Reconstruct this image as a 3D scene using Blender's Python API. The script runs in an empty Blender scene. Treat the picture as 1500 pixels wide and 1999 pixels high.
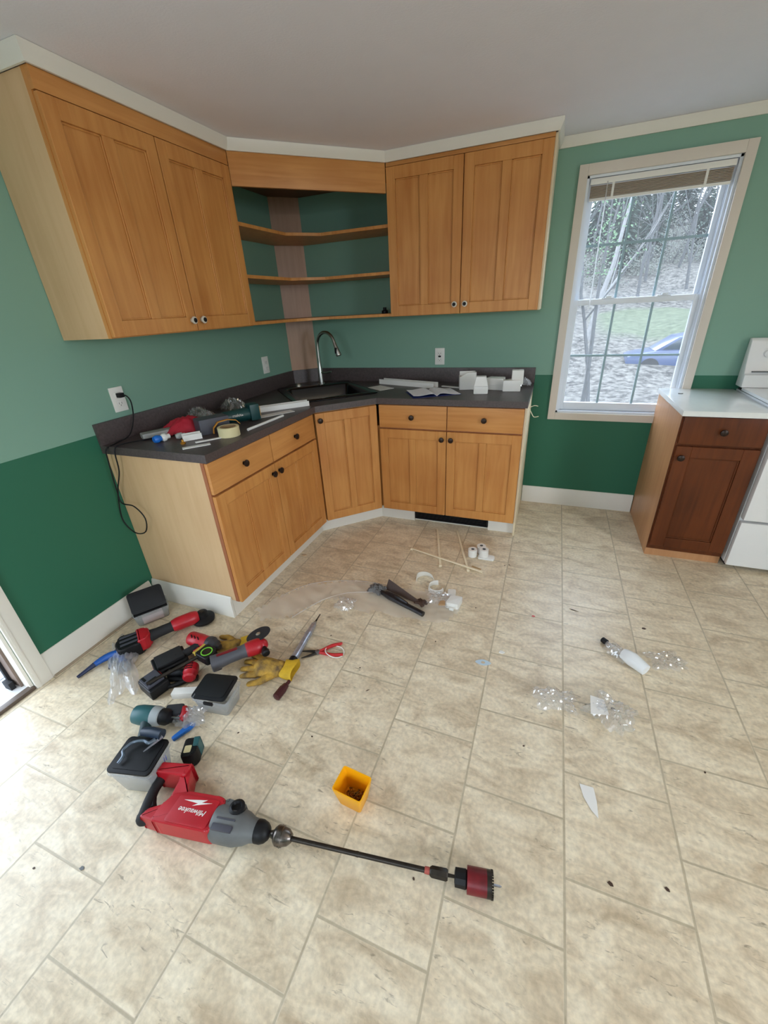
import bpy, bmesh, math, random
from mathutils import Vector, Matrix
random.seed(7)
R = math.radians
sc = bpy.context.scene
COL = sc.collection

# ------------------------------------------------------------------ camera
cam_d = bpy.data.cameras.new('camera'); cam = bpy.data.objects.new('camera', cam_d); COL.objects.link(cam)
yaw, pitch, roll = -0.39158, -0.46515, -0.05625
fw = Vector((math.sin(yaw)*math.cos(pitch), math.cos(yaw)*math.cos(pitch), math.sin(pitch)))
rt = Vector((math.cos(yaw), -math.sin(yaw), 0)); up = rt.cross(fw)
rt2 = rt*math.cos(roll) + up*math.sin(roll); up2 = -rt*math.sin(roll) + up*math.cos(roll)
cam.matrix_world = Matrix(((rt2.x, up2.x, -fw.x, 1.980), (rt2.y, up2.y, -fw.y, -3.1457), (rt2.z, up2.z, -fw.z, 1.4386), (0, 0, 0, 1)))
cam_d.sensor_fit = 'HORIZONTAL'; cam_d.sensor_width = 36; cam_d.lens = 793.8/1500*36
cam_d.clip_start = 0.02; cam_d.clip_end = 300
sc.camera = cam
# ------------------------------------------------------------------ light
sc.view_settings.view_transform = 'Standard'; sc.view_settings.look = 'None'
sc.view_settings.gamma = 1; sc.view_settings.use_curve_mapping = False
sc.view_settings.exposure = 0.1
sc.cycles.use_denoising = True
sc.cycles.max_bounces = 10; sc.cycles.transparent_max_bounces = 24
sc.cycles.sample_clamp_indirect = 6
w = bpy.data.worlds.new('sky'); sc.world = w; w.use_nodes = True
wn = w.node_tree.nodes; wl = w.node_tree.links
tc = wn.new('ShaderNodeTexCoord'); sep = wn.new('ShaderNodeSeparateXYZ'); rmp = wn.new('ShaderNodeValToRGB')
wl.new(tc.outputs['Generated'], sep.inputs[0]); wl.new(sep.outputs['Z'], rmp.inputs[0])
rmp.color_ramp.elements[0].color = (.78, .88, 1, 1); rmp.color_ramp.elements[0].position = 0.02
low = rmp.color_ramp.elements.new(0.0); low.color = (.22, .22, .22, 1)
hi = rmp.color_ramp.elements[len(rmp.color_ramp.elements)-1]; hi.color = (.70, .83, 1, 1); hi.position = .8
wl.new(rmp.outputs[0], wn['Background'].inputs[0]); wn['Background'].inputs[1].default_value = 6.6
H = 2.235          # ceiling height
RX, RY = 5.2, -5.4  # right wall, front wall

def area(name, loc, rot, sx, sy, power, color):
    d = bpy.data.lights.new(name, 'AREA'); d.shape = 'RECTANGLE'; d.size = sx; d.size_y = sy; d.energy = power; d.color = color
    o = bpy.data.objects.new(name, d); COL.objects.link(o); o.location = loc; o.rotation_euler = rot; return o
# daylight coming in at the big window behind the photographer
area('daylight_front_window', (1.75, RY-.02, 1.45), (R(90), 0, 0), 1.25, 1.05, 7, (.86, .92, 1))
area('daylight_front_sky', (1.75, RY-.8, 2.35), (R(62), 0, 0), 2.0, 1.2, 40, (.84, .91, 1))
area('added_side_lamp', (RX+.55, -3.9, 1.75), (R(66), 0, R(90)), 1.4, 1.2, 92, (.86, .91, 1))  # unseen lamp added to brighten surfaces facing right; no window known there
ld = bpy.data.lights.new('ceiling_lamp_glow', 'POINT'); ld.energy = 16; ld.color = (1, .80, .56); ld.shadow_soft_size = .11
lo = bpy.data.objects.new('ceiling_lamp_glow', ld); COL.objects.link(lo); lo.location = (4.0, -2.2, 1.98)
for nm, loc, rot, sx, sy in [('door_portal', (-.13, -3.0, 1.02), (0, R(-90), 0), 2.04, .9), ('window_portal', (2.41, .13, 1.38), (R(-90), 0, 0), .7, 1.3)]:
    p = area(nm, loc, rot, sx, sy, 1, (1, 1, 1)); p.data.cycles.is_portal = True

# ------------------------------------------------------------------ material helpers
def srgb(r, g, b):
    f = lambda c: (c/255/12.92) if c/255 <= .04045 else ((c/255+.055)/1.055)**2.4
    return (f(r), f(g), f(b), 1)
def mat(name, col, rough=.5, metal=0, spec=.5, coat=0, var=0, vscale=8, bump=0, bscale=60, stretch=None, col2=None, dist=.002):
    m = bpy.data.materials.new(name); m.use_nodes = True
    n = m.node_tree.nodes; l = m.node_tree.links; b = n['Principled BSDF']
    b.inputs['Roughness'].default_value = rough; b.inputs['Metallic'].default_value = metal
    b.inputs['Specular IOR Level'].default_value = spec; b.inputs['Coat Weight'].default_value = coat
    c = srgb(*col); b.inputs['Base Color'].default_value = c
    t = n.new('ShaderNodeTexCoord'); mp = n.new('ShaderNodeMapping'); l.new(t.outputs['Object'], mp.inputs[0])
    if stretch: mp.inputs['Scale'].default_value = stretch
    nz = n.new('ShaderNodeTexNoise'); nz.inputs['Scale'].default_value = vscale; nz.inputs['Detail'].default_value = 5
    l.new(mp.outputs[0], nz.inputs[0])
    rp = n.new('ShaderNodeValToRGB'); rp.color_ramp.elements[0].position = .3; rp.color_ramp.elements[1].position = .7
    k = 1-max(var, .02)
    rp.color_ramp.elements[0].color = srgb(*col2) if col2 else (c[0]*k, c[1]*k, c[2]*k, 1)
    rp.color_ramp.elements[1].color = c
    l.new(nz.outputs[0], rp.inputs[0]); l.new(rp.outputs[0], b.inputs['Base Color'])
    if bump:
        nb = n.new('ShaderNodeTexNoise'); nb.inputs['Scale'].default_value = bscale; nb.inputs['Detail'].default_value = 3
        l.new(mp.outputs[0], nb.inputs[0]); bp = n.new('ShaderNodeBump'); bp.inputs['Strength'].default_value = bump; bp.inputs['Distance'].default_value = dist
        l.new(nb.outputs[0], bp.inputs['Height']); l.new(bp.outputs[0], b.inputs['Normal'])
    return m
def glassy(name, tint=(1, 1, 1), fac=.12, rough=.08, body=0, bodycol=(240, 240, 240), weak=1):
    # thin clear sheet: mostly see-through, some gloss, optionally some milky body
    m = bpy.data.materials.new(name); m.use_nodes = True; n = m.node_tree.nodes; l = m.node_tree.links
    n.remove(n['Principled BSDF']); out = n['Material Output']
    tr = n.new('ShaderNodeBsdfTransparent'); tr.inputs[0].default_value = (*tint, 1)
    gl = n.new('ShaderNodeBsdfGlossy'); gl.inputs['Roughness'].default_value = rough
    mx = n.new('ShaderNodeMixShader'); lw = n.new('ShaderNodeLayerWeight'); lw.inputs[0].default_value = .5; fr = n.new('ShaderNodeMath'); fr.operation = 'POWER'; fr.inputs[1].default_value = 4; l.new(lw.outputs['Facing'], fr.inputs[0])
    ad = n.new('ShaderNodeMath'); ad.operation = 'ADD'; ad.inputs[1].default_value = fac; l.new(fr.outputs[0], ad.inputs[0])
    ad.use_clamp = True; fm = n.new('ShaderNodeMath'); fm.operation = 'MULTIPLY'; fm.inputs[1].default_value = weak; l.new(fr.outputs[0], fm.inputs[0]); l.new(fm.outputs[0], ad.inputs[0])
    l.new(ad.outputs[0], mx.inputs[0]); l.new(tr.outputs[0], mx.inputs[1]); l.new(gl.outputs[0], mx.inputs[2])
    if body:
        df = n.new('ShaderNodeBsdfDiffuse'); df.inputs[0].default_value = srgb(*bodycol)
        tl = n.new('ShaderNodeBsdfTranslucent'); tl.inputs[0].default_value = srgb(*bodycol)
        m3 = n.new('ShaderNodeMixShader'); l.new(df.outputs[0], m3.inputs[1]); l.new(tl.outputs[0], m3.inputs[2])
        m2 = n.new('ShaderNodeMixShader'); m2.inputs[0].default_value = body
        l.new(mx.outputs[0], m2.inputs[1]); l.new(m3.outputs[0], m2.inputs[2]); l.new(m2.outputs[0], out.inputs[0])
    else: l.new(mx.outputs[0], out.inputs[0])
    return m

def wood(name, col, col2, vertical=True, rough=.38, band=1.0):
    m = bpy.data.materials.new(name); m.use_nodes = True; n = m.node_tree.nodes; l = m.node_tree.links; b = n['Principled BSDF']
    t = n.new('ShaderNodeTexCoord'); mp = n.new('ShaderNodeMapping'); l.new(t.outputs['Object'], mp.inputs[0])
    mp.inputs['Scale'].default_value = (22, 22, 1.6) if vertical else (1.6, 1.6, 26)
    nz = n.new('ShaderNodeTexNoise'); nz.inputs['Scale'].default_value = 1.6; nz.inputs['Detail'].default_value = 7; nz.inputs['Distortion'].default_value = .6
    l.new(mp.outputs[0], nz.inputs[0])
    n2 = n.new('ShaderNodeTexNoise'); n2.inputs['Scale'].default_value = 3.2; l.new(t.outputs['Object'], n2.inputs[0])
    mix = n.new('ShaderNodeMath'); mix.operation = 'MULTIPLY_ADD'; mix.inputs[1].default_value = .55
    sc2 = n.new('ShaderNodeMath'); sc2.operation = 'MULTIPLY'; sc2.inputs[1].default_value = .45
    l.new(n2.outputs[0], sc2.inputs[0]); l.new(nz.outputs[0], mix.inputs[0]); l.new(sc2.outputs[0], mix.inputs[2])
    rp = n.new('ShaderNodeValToRGB'); rp.color_ramp.elements[0].position = .34; rp.color_ramp.elements[1].position = .62
    rp.color_ramp.elements[0].color = srgb(*col2); rp.color_ramp.elements[1].color = srgb(*col)
    l.new(mix.outputs[0], rp.inputs[0]); l.new(rp.outputs[0], b.inputs['Base Color'])
    b.inputs['Roughness'].default_value = rough; b.inputs['Specular IOR Level'].default_value = .32
    bp = n.new('ShaderNodeBump'); bp.inputs['Strength'].default_value = .12; bp.inputs['Distance'].default_value = .001
    l.new(nz.outputs[0], bp.inputs['Height']); l.new(bp.outputs[0], b.inputs['Normal'])
    return m

def floor_mat():
    m = bpy.data.materials.new('vinyl_stone_tile'); m.use_nodes = True; n = m.node_tree.nodes; l = m.node_tree.links; b = n['Principled BSDF']
    g = n.new('ShaderNodeNewGeometry'); s = n.new('ShaderNodeSeparateXYZ'); l.new(g.outputs['Position'], s.inputs[0])
    # swap x and y so that the long joints run away from the window wall
    def math_(op, a, bb=None, c=None):
        k = n.new('ShaderNodeMath'); k.operation = op
        for i, v in enumerate((a, bb, c)):
            if v is None: continue
            if isinstance(v, (int, float)): k.inputs[i].default_value = v
            else: l.new(v, k.inputs[i])
        return k.outputs[0]
    X = math_('SUBTRACT', s.outputs['X'], 2.183 - 20*.3067); Y = math_('SUBTRACT', s.outputs['Y'], -1.555 - 40.5*.3067)
    cb = n.new('ShaderNodeCombineXYZ'); l.new(Y, cb.inputs[0]); l.new(X, cb.inputs[1])
    br = n.new('ShaderNodeTexBrick'); l.new(cb.outputs[0], br.inputs[0])
    br.offset = .5; br.offset_frequency = 2; br.squash = 1
    br.inputs['Scale'].default_value = 1; br.inputs['Brick Width'].default_value = .3067; br.inputs['Row Height'].default_value = .3067
    br.inputs['Mortar Size'].default_value = .0042; br.inputs['Mortar Smooth'].default_value = .6; br.inputs['Bias'].default_value = 0
    br.inputs['Color1'].default_value = (0, 0, 0, 1); br.inputs['Color2'].default_value = (1, 1, 1, 1)
    # position shifted per tile so the stone pattern breaks at the joints
    vm = n.new('ShaderNodeVectorMath'); vm.operation = 'SCALE'; l.new(br.outputs['Color'], vm.inputs[0]); vm.inputs['Scale'].default_value = 7.3
    va = n.new('ShaderNodeVectorMath'); va.operation = 'ADD'; l.new(g.outputs['Position'], va.inputs[0]); l.new(vm.outputs[0], va.inputs[1])
    mp = n.new('ShaderNodeMapping'); mp.inputs['Rotation'].default_value = (0, 0, R(38)); mp.inputs['Scale'].default_value = (1, 2.1, 1); l.new(va.outputs[0], mp.inputs[0])
    big = n.new('ShaderNodeTexNoise'); big.inputs['Scale'].default_value = 7; big.inputs['Detail'].default_value = 9; big.inputs['Roughness'].default_value = .62; big.inputs['Distortion'].default_value = .7; l.new(mp.outputs[0], big.inputs[0])
    fin = n.new('ShaderNodeTexNoise'); fin.inputs['Scale'].default_value = 70; fin.inputs['Detail'].default_value = 4; l.new(g.outputs['Position'], fin.inputs[0])
    rp = n.new('ShaderNodeValToRGB'); e = rp.color_ramp.elements
    e[0].position = .3; e[0].color = srgb(194, 174, 145); e[1].position = .68; e[1].color = srgb(240, 227, 201)
    x = e.new(.5); x.color = srgb(224, 208, 180)
    l.new(big.outputs[0], rp.inputs[0])
    # dark cleft veins: thin band of a second noise
    mp2 = n.new('ShaderNodeMapping'); mp2.inputs['Rotation'].default_value = (0, 0, R(-36)); mp2.inputs['Scale'].default_value = (1, 3.6, 1); l.new(va.outputs[0], mp2.inputs[0])
    v = n.new('ShaderNodeTexNoise'); v.inputs['Scale'].default_value = 16; v.inputs['Detail'].default_value = 6; v.inputs['Roughness'].default_value = .62; v.inputs['Distortion'].default_value = 1.4; l.new(mp2.outputs[0], v.inputs[0])
    vr = n.new('ShaderNodeMapRange'); vr.inputs[1].default_value = .60; vr.inputs[2].default_value = .70; vr.inputs[3].default_value = 0; vr.inputs[4].default_value = .75; l.new(v.outputs[0], vr.inputs[0])
    msk = n.new('ShaderNodeTexNoise'); msk.inputs['Scale'].default_value = 5; l.new(va.outputs[0], msk.inputs[0])
    mk = n.new('ShaderNodeMapRange'); mk.inputs[1].default_value = .40; mk.inputs[2].default_value = .58; l.new(msk.outputs[0], mk.inputs[0])
    vein = math_('MULTIPLY', vr.outputs[0], mk.outputs[0])
    def mixc(f, a, bcol, mode='MIX'):
        k = n.new('ShaderNodeMix'); k.data_type = 'RGBA'; k.blend_type = mode
        if isinstance(f, float): k.inputs[0].default_value = f
        else: l.new(f, k.inputs[0])
        l.new(a, k.inputs[6])
        if isinstance(bcol, tuple): k.inputs[7].default_value = bcol
        else: l.new(bcol, k.inputs[7])
        return k.outputs[2]
    c = mixc(vein, rp.outputs[0], srgb(128, 116, 98))
    sp = n.new('ShaderNodeMapRange'); sp.inputs[1].default_value = .35; sp.inputs[2].default_value = .65; sp.inputs[3].default_value = .86; sp.inputs[4].default_value = 1.06; l.new(fin.outputs[0], sp.inputs[0])
    vs = n.new('ShaderNodeVectorMath'); vs.operation = 'SCALE'; l.new(c, vs.inputs[0]); l.new(sp.outputs[0], vs.inputs['Scale'])
    c = mixc(math_('MULTIPLY', br.outputs['Fac'], .62), vs.outputs[0], srgb(162, 150, 126))
    l.new(c, b.inputs['Base Color'])
    b.inputs['Roughness'].default_value = .36; b.inputs['Specular IOR Level'].default_value = .55
    h = math_('SUBTRACT', math_('MULTIPLY', big.outputs[0], .6), math_('MULTIPLY', br.outputs['Fac'], .5))
    bp = n.new('ShaderNodeBump'); bp.inputs['Strength'].default_value = .35; bp.inputs['Distance'].default_value = .003
    l.new(h, bp.inputs['Height']); l.new(bp.outputs[0], b.inputs['Normal'])
    return m

def wall_mat():
    m = bpy.data.materials.new('two_tone_green_paint'); m.use_nodes = True; n = m.node_tree.nodes; l = m.node_tree.links; b = n['Principled BSDF']
    g = n.new('ShaderNodeNewGeometry'); s = n.new('ShaderNodeSeparateXYZ'); l.new(g.outputs['Position'], s.inputs[0])
    k = n.new('ShaderNodeMath'); k.operation = 'GREATER_THAN'; k.inputs[1].default_value = .966; l.new(s.outputs['Z'], k.inputs[0])
    x = n.new('ShaderNodeMix'); x.data_type = 'RGBA'; l.new(k.outputs[0], x.inputs[0]); x.inputs[6].default_value = srgb(44, 104, 80); x.inputs[7].default_value = srgb(126, 164, 146)
    l.new(x.outputs[2], b.inputs['Base Color']); b.inputs['Roughness'].default_value = .5; b.inputs['Specular IOR Level'].default_value = .35
    nb = n.new('ShaderNodeTexNoise'); nb.inputs['Scale'].default_value = 140; l.new(g.outputs['Position'], nb.inputs[0])
    bp = n.new('ShaderNodeBump'); bp.inputs['Strength'].default_value = .1; bp.inputs['Distance'].default_value = .001; l.new(nb.outputs[0], bp.inputs['Height']); l.new(bp.outputs[0], b.inputs['Normal'])
    return m

WHITE = mat('white_trim_paint', (226, 222, 212), .4)
CEIL = mat('ceiling_paint', (232, 230, 236), .8, bump=.3, bscale=120)
GREEN = wall_mat(); FLOOR = floor_mat()
MAPLE = wood('honey_maple', (206, 146, 82), (184, 120, 62))
MAPLEH = wood('honey_maple_across', (208, 148, 86), (186, 124, 66), vertical=False)
VENEER = wood('pale_side_veneer', (214, 180, 138), (204, 168, 126))
CREAM = mat('cream_edge_band', (226, 210, 178), .5)
EDGE = wood('reddish_frame_edge', (168, 106, 70), (146, 88, 58))
CHERRY = wood('cherry_brown_wood', (104, 52, 22), (78, 37, 14))
CHERRYS = wood('tan_side_panel', (196, 146, 104), (180, 130, 90))
TAN = wood('tan_corner_board', (180, 142, 116), (164, 126, 100))
COUNTER = mat('charcoal_brown_laminate', (84, 73, 72), .42, var=.35, vscale=90)
BRONZE = mat('dark_bronze', (52, 40, 34), .35, metal=.7)
NICKEL = mat('pale_nickel_knob', (226, 220, 208), .3, metal=.35)
CHROME = mat('brushed_steel', (176, 174, 168), .28, metal=1)
BLACK = mat('black_plastic', (16, 16, 19), .5, spec=.3, bump=.1)
BLACKG = mat('black_glossy_composite', (14, 14, 16), .22)
RUBBER = mat('dark_grey_rubber', (38, 38, 40), .7, spec=.3, bump=.2)
GREY = mat('mid_grey_plastic', (104, 106, 106), .5, var=.2, vscale=25)
DGREY = mat('slate_grey_plastic', (74, 74, 84), .5, var=.2)
RED = mat('red_tool_plastic', (186, 26, 40), .38, var=.2, vscale=14)
DRED = mat('dark_red_paint', (126, 18, 30), .4, var=.5, vscale=30)
MAROON = mat('maroon_metal', (78, 36, 40), .4, metal=.3)
TEAL = mat('teal_tool_plastic', (40, 90, 94), .42)
DTEAL = mat('dark_teal_plastic', (14, 62, 62), .42)
BLUE = mat('blue_plastic', (20, 80, 160), .4)
BLUE2 = mat('bright_blue_plastic', (30, 110, 200), .4)
YELLOW = mat('yellow_bin_plastic', (250, 176, 12), .4)
LEATHER = mat('tan_leather', (204, 160, 62), .8, var=.5, vscale=26, bump=.8, bscale=90, col2=(98, 76, 46), dist=.004)
LEATHERY = mat('yellow_leather', (222, 178, 38), .75, var=.3, vscale=25, bump=.5, bscale=120)
WPLAS = mat('white_plastic', (232, 230, 224), .35)
PAPER = mat('white_paper', (232, 230, 226), .8)
PRINT = mat('printed_page', (242, 244, 250), .8, var=.10, vscale=70, stretch=(1, 3, 1))
NAVY = mat('navy_cover', (28, 48, 120), .5)
MASK = mat('cream_masking_tape', (216, 204, 158), .6)
ORANGE = mat('orange_strap', (206, 140, 46), .6)
LIME = mat('lime_ring', (120, 200, 60), .4)
STEEL = mat('dull_steel', (150, 152, 160), .35, metal=.9, var=.3, vscale=40)
DSTEEL = mat('dark_oily_steel', (58, 52, 46), .4, metal=.6, var=.4, vscale=60)
BROWN = mat('brown_folded_card', (74, 52, 40), .6, var=.3)
STICK = mat('cream_plastic_strip', (240, 226, 196), .5)
STOVEW = mat('white_enamel', (232, 232, 232), .22, coat=.4)
QUARTZ = mat('white_worktop', (230, 232, 230), .18, coat=.3, var=.03, vscale=30)
BLIND = mat('taupe_blind_slats', (176, 160, 142), .6)
CLEAR = glassy('clear_crumpled_film', fac=.16, rough=.09, body=.2, bodycol=(250, 250, 255))
SHEET = glassy('clear_plastic_sheet', fac=.03, rough=.2, body=.30, bodycol=(254, 252, 250))
BAG = glassy('clear_zip_bag', fac=.14, rough=.1, body=.34, bodycol=(235, 238, 245))
SMOKY = glassy('smoky_film', fac=.12, rough=.12, body=.12, bodycol=(190, 190, 186))
TUB = glassy('translucent_tub', fac=.03, rough=.25, body=.30, bodycol=(216, 222, 226))
GLASS = glassy('window_glass', tint=(.95, .97, .985), fac=.0, rough=.35, weak=.3, body=.05, bodycol=(250, 250, 250))  # milky body put into the panes as a washed-out glare over the yard
BRASS = mat('brassy_screw_metal', (150, 110, 50), .35, metal=.9, var=.4, vscale=200)

# ------------------------------------------------------------------ mesh helpers
class MB:
    def __init__(s, xf=None): s.bm = bmesh.new(); s.xf = xf or Matrix.Identity(4)
    def _add(s, tmp, xf=None, mi=0):
        tmp.transform(s.xf @ xf if xf is not None else s.xf)
        me = bpy.data.meshes.new('t'); tmp.to_mesh(me); tmp.free(); k = len(s.bm.faces); s.bm.from_mesh(me); bpy.data.meshes.remove(me)
        s.bm.faces.ensure_lookup_table()
        for f in s.bm.faces[k:]: f.material_index = mi
        return s
    def box(s, x0, x1, y0, y1, z0, z1, b=0, xf=None, seg=2, mi=0):
        t = bmesh.new(); bmesh.ops.create_cube(t, size=1)
        bmesh.ops.transform(t, matrix=Matrix.Translation(((x0+x1)/2, (y0+y1)/2, (z0+z1)/2)) @ Matrix.Diagonal((abs(x1-x0), abs(y1-y0), abs(z1-z0), 1)), verts=t.verts)
        if b: bmesh.ops.bevel(t, geom=t.edges[:], offset=b, segments=seg, affect='EDGES', profile=.7)
        return s._add(t, xf, mi)
    def poly(s, pts, z0, z1, b=0, xf=None, seg=2, mi=0):
        t = bmesh.new(); vs = [t.verts.new((p[0], p[1], z0)) for p in pts]; f = t.faces.new(vs)
        r = bmesh.ops.extrude_face_region(t, geom=[f]); bmesh.ops.translate(t, vec=(0, 0, z1-z0), verts=[v for v in r['geom'] if isinstance(v, bmesh.types.BMVert)])
        bmesh.ops.recalc_face_normals(t, faces=t.faces[:])
        if b: bmesh.ops.bevel(t, geom=t.edges[:], offset=b, segments=seg, affect='EDGES', profile=.7)
        return s._add(t, xf, mi)
    def lathe(s, p0, p1, prof, n=24, xf=None, cap=True, mi=0):
        # prof: list of (t along axis in metres, radius)
        p0 = Vector(p0); ax = (Vector(p1)-p0).normalized(); a = ax.orthogonal().normalized(); c = ax.cross(a); t = bmesh.new(); rings = []
        for d, r in prof: rings.append([t.verts.new(p0+ax*d+(a*math.cos(2*math.pi*i/n)+c*math.sin(2*math.pi*i/n))*max(r, 1e-5)) for i in range(n)])
        for q, w_ in zip(rings, rings[1:]):
            for i in range(n): t.faces.new((q[i], q[(i+1) % n], w_[(i+1) % n], w_[i]))
        if cap: t.faces.new(rings[0][::-1]); t.faces.new(rings[-1])
        bmesh.ops.recalc_face_normals(t, faces=t.faces[:])
        return s._add(t, xf, mi)
    def cyl(s, p0, p1, r, r1=None, n=20, xf=None, mi=0):
        L = (Vector(p1)-Vector(p0)).length; return s.lathe(p0, p1, [(0, r), (L, r if r1 is None else r1)], n, xf, mi=mi)
    def tube(s, pts, r, n=8, smooth=3, xf=None, closed=False, mi=0):
        P = [Vector(p) for p in pts]; rr = r if isinstance(r, (list, tuple)) else [r]*len(P)
        if smooth > 1:
            Q = []; QR = []; m = len(P); rng = range(m if closed else m-1)
            for i in rng:
                g = (lambda k: P[k % m]) if closed else (lambda k: P[min(max(k, 0), m-1)])
                p_, a, b_, q = g(i-1), g(i), g(i+1), g(i+2)
                for j in range(smooth):
                    t = j/smooth; Q.append(.5*((2*a)+(-p_+b_)*t+(2*p_-5*a+4*b_-q)*t*t+(-p_+3*a-3*b_+q)*t**3)); QR.append(rr[i]*(1-t)+rr[(i+1) % m]*t)
            if not closed: Q.append(P[-1]); QR.append(rr[-1])
            P, rr = Q, QR
        t = bmesh.new(); rings = []; m = len(P); pa = None
        for i in range(m):
            d = (P[(i+1) % m]-P[i-1]) if closed else (P[min(i+1, m-1)]-P[max(i-1, 0)])
            d.normalize(); a = d.orthogonal().normalized() if pa is None else (pa-d*pa.dot(d)).normalized(); pa = a; c = d.cross(a)
            rings.append([t.verts.new(P[i]+(a*math.cos(2*math.pi*k/n)+c*math.sin(2*math.pi*k/n))*rr[i]) for k in range(n)])
        for i in range(m if closed else m-1):
            q, w_ = rings[i], rings[(i+1) % m]
            for k in range(n): t.faces.new((q[k], q[(k+1) % n], w_[(k+1) % n], w_[k]))
        if not closed: t.faces.new(rings[0][::-1]); t.faces.new(rings[-1])
        bmesh.ops.recalc_face_normals(t, faces=t.faces[:])
        return s._add(t, xf, mi)
    def ball(s, c, r, sx=1, sy=1, sz=1, n=16, xf=None, mi=0):
        t = bmesh.new(); bmesh.ops.create_uvsphere(t, u_segments=n, v_segments=max(6, n//2), radius=r)
        bmesh.ops.transform(t, matrix=Matrix.Translation(c) @ Matrix.Diagonal((sx, sy, sz, 1)), verts=t.verts); return s._add(t, xf, mi)
    def build(s, name, m, parent=None, smooth=35, loc=None, rot=0):
        me = bpy.data.meshes.new(name); s.bm.to_mesh(me); s.bm.free()
        for q in (m if isinstance(m, (list, tuple)) else [m]): me.materials.append(q)
        me.shade_smooth(); me.set_sharp_from_angle(angle=R(smooth))
        o = bpy.data.objects.new(name, me); COL.objects.link(o); o.parent = parent
        if loc is not None: o.location = loc
        o.rotation_euler.z = rot
        return o
def thick(tm, t):
    tm.normal_update(); fs = list(tm.faces); es = [e for e in tm.edges if e.is_boundary]; nv = {v: tm.verts.new(v.co-v.normal*t) for v in list(tm.verts)}
    for f in fs: tm.faces.new([nv[v] for v in reversed(f.verts)])
    for e in es: a, b_ = e.verts; tm.faces.new((a, b_, nv[b_], nv[a]))
    bmesh.ops.recalc_face_normals(tm, faces=tm.faces[:])
def tag(o, label, cat, group=None, kind=None):
    o['label'] = label; o['category'] = cat
    if group: o['group'] = group
    if kind: o['kind'] = kind
    return o
def thing(name, label, cat, loc=(0, 0, 0), rot=0, group=None):
    o = bpy.data.objects.new(name, None); COL.objects.link(o); o.location = loc; o.rotation_euler = (0, 0, rot) if not isinstance(rot, tuple) else rot
    o.empty_display_size = .05
    return tag(o, label, cat, group)
def struct(o): o['kind'] = 'structure'; return o

# ------------------------------------------------------------------ room shell
struct(MB().box(0, RX, RY, 0, -.05, 0).build('floor', FLOOR))
struct(MB().box(-.12, RX+.12, RY-.12, .12, H, H+.08).build('ceiling', CEIL))
WX0, WX1, WZ0, WZ1 = 2.045, 2.765, .712, 2.045      # window opening
b = MB()
b.box(-.12, WX0, 0, .12, -.05, H).box(WX1, RX+.12, 0, .12, -.05, H).box(WX0, WX1, 0, .12, -.05, WZ0).box(WX0, WX1, 0, .12, WZ1, H)
struct(b.build('wall_back', GREEN))
DY0, DY1, DZ = -2.545, -3.46, 2.03                   # door opening in the left wall
b = MB().box(-.12, 0, DY0, 0, -.05, H).box(-.12, 0, RY-.12, DY1, -.05, H).box(-.12, 0, DY1, DY0, DZ, H)
struct(b.build('wall_left', GREEN))
def wall_with_hole(axis, pos, a0, a1, h0, h1, z0, z1, name):
    b = MB(); t0, t1 = sorted((pos, pos + (.12 if pos > 0 else -.12)))
    for u0, u1, v0, v1 in [(a0, h0, 0, H), (h1, a1, 0, H), (h0, h1, 0, z0), (h0, h1, z1, H)]:
        if axis == 'y': b.box(u0, u1, t0, t1, v0, v1)
        else: b.box(t0, t1, u0, u1, v0, v1)
    return struct(b.build(name, GREEN))
wall_with_hole('y', RY, 0, RX, 1.1, 2.4, .9, 2.0, 'wall_front')
wall_with_hole('x', RX, RY, 0, -4.55, -3.25, .7, 1.95, 'wall_right')
# crown trim along wall tops and cabinet tops
path = [(0, RY), (0, -1.872), (.318, -1.872), (.318, -.94), (.94, -.318), (1.872, -.318), (1.872, 0), (RX, 0)]
def offset_path(path, d):
    out = []
    for i, p in enumerate(path):
        p = Vector(p); dirs = []
        if i > 0: dirs.append((p-Vector(path[i-1])).normalized())
        if i < len(path)-1: dirs.append((Vector(path[i+1])-p).normalized())
        ns = [Vector((q.y, -q.x)) for q in dirs]
        if len(ns) == 1: out.append(p+ns[0]*d)
        else: m_ = (ns[0]+ns[1]).normalized(); out.append(p+m_*(d/max(.3, m_.dot(ns[0]))))
    return out
def sweep(path, prof, name, m, parent=None):
    t = bmesh.new(); cols = [[t.verts.new((q.x, q.y, z)) for q in offset_path(path, d)] for d, z in prof]
    for i in range(len(cols)):
        a, c = cols[i], cols[(i+1) % len(cols)]
        for k in range(len(path)-1): t.faces.new((a[k], a[k+1], c[k+1], c[k]))
    t.faces.new([c[0] for c in cols]); t.faces.new([c[-1] for c in cols][::-1])
    bmesh.ops.recalc_face_normals(t, faces=t.faces[:]); b = MB(); b._add(t); return b.build(name, m, parent)
struct(sweep(path, [(0.001, 2.186), (.01, 2.186), (.014, 2.195), (.024, 2.215), (.026, 2.234), (0.001, 2.234)], 'trim_1', WHITE))
# baseboards
BB = [(0.0005, .0), (.014, .0), (.014, .105), (.010, .112), (.009, .122), (.004, .131), (0.0005, .131)]
struct(sweep([(0, -2.476), (0, -1.895)], BB, 'baseboard_left', WHITE))
struct(sweep([(1.882, 0), (2.648, 0)], BB, 'baseboard_back', WHITE))
struct(sweep([(3.9, 0), (RX, 0)], BB, 'baseboard_back_right', WHITE))
struct(MB().box(.012, .026, -2.47, -1.9, .0, .006, .003).build('trim_2', mat('worn_floor_edge_strip', (168, 152, 130), .6)))
# corner board running from worktop to ceiling
struct(MB().poly([(0.001, -.155), (.155, -.001), (.001, -.001)], .914, 2.2).build('trim_3', TAN))
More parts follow.
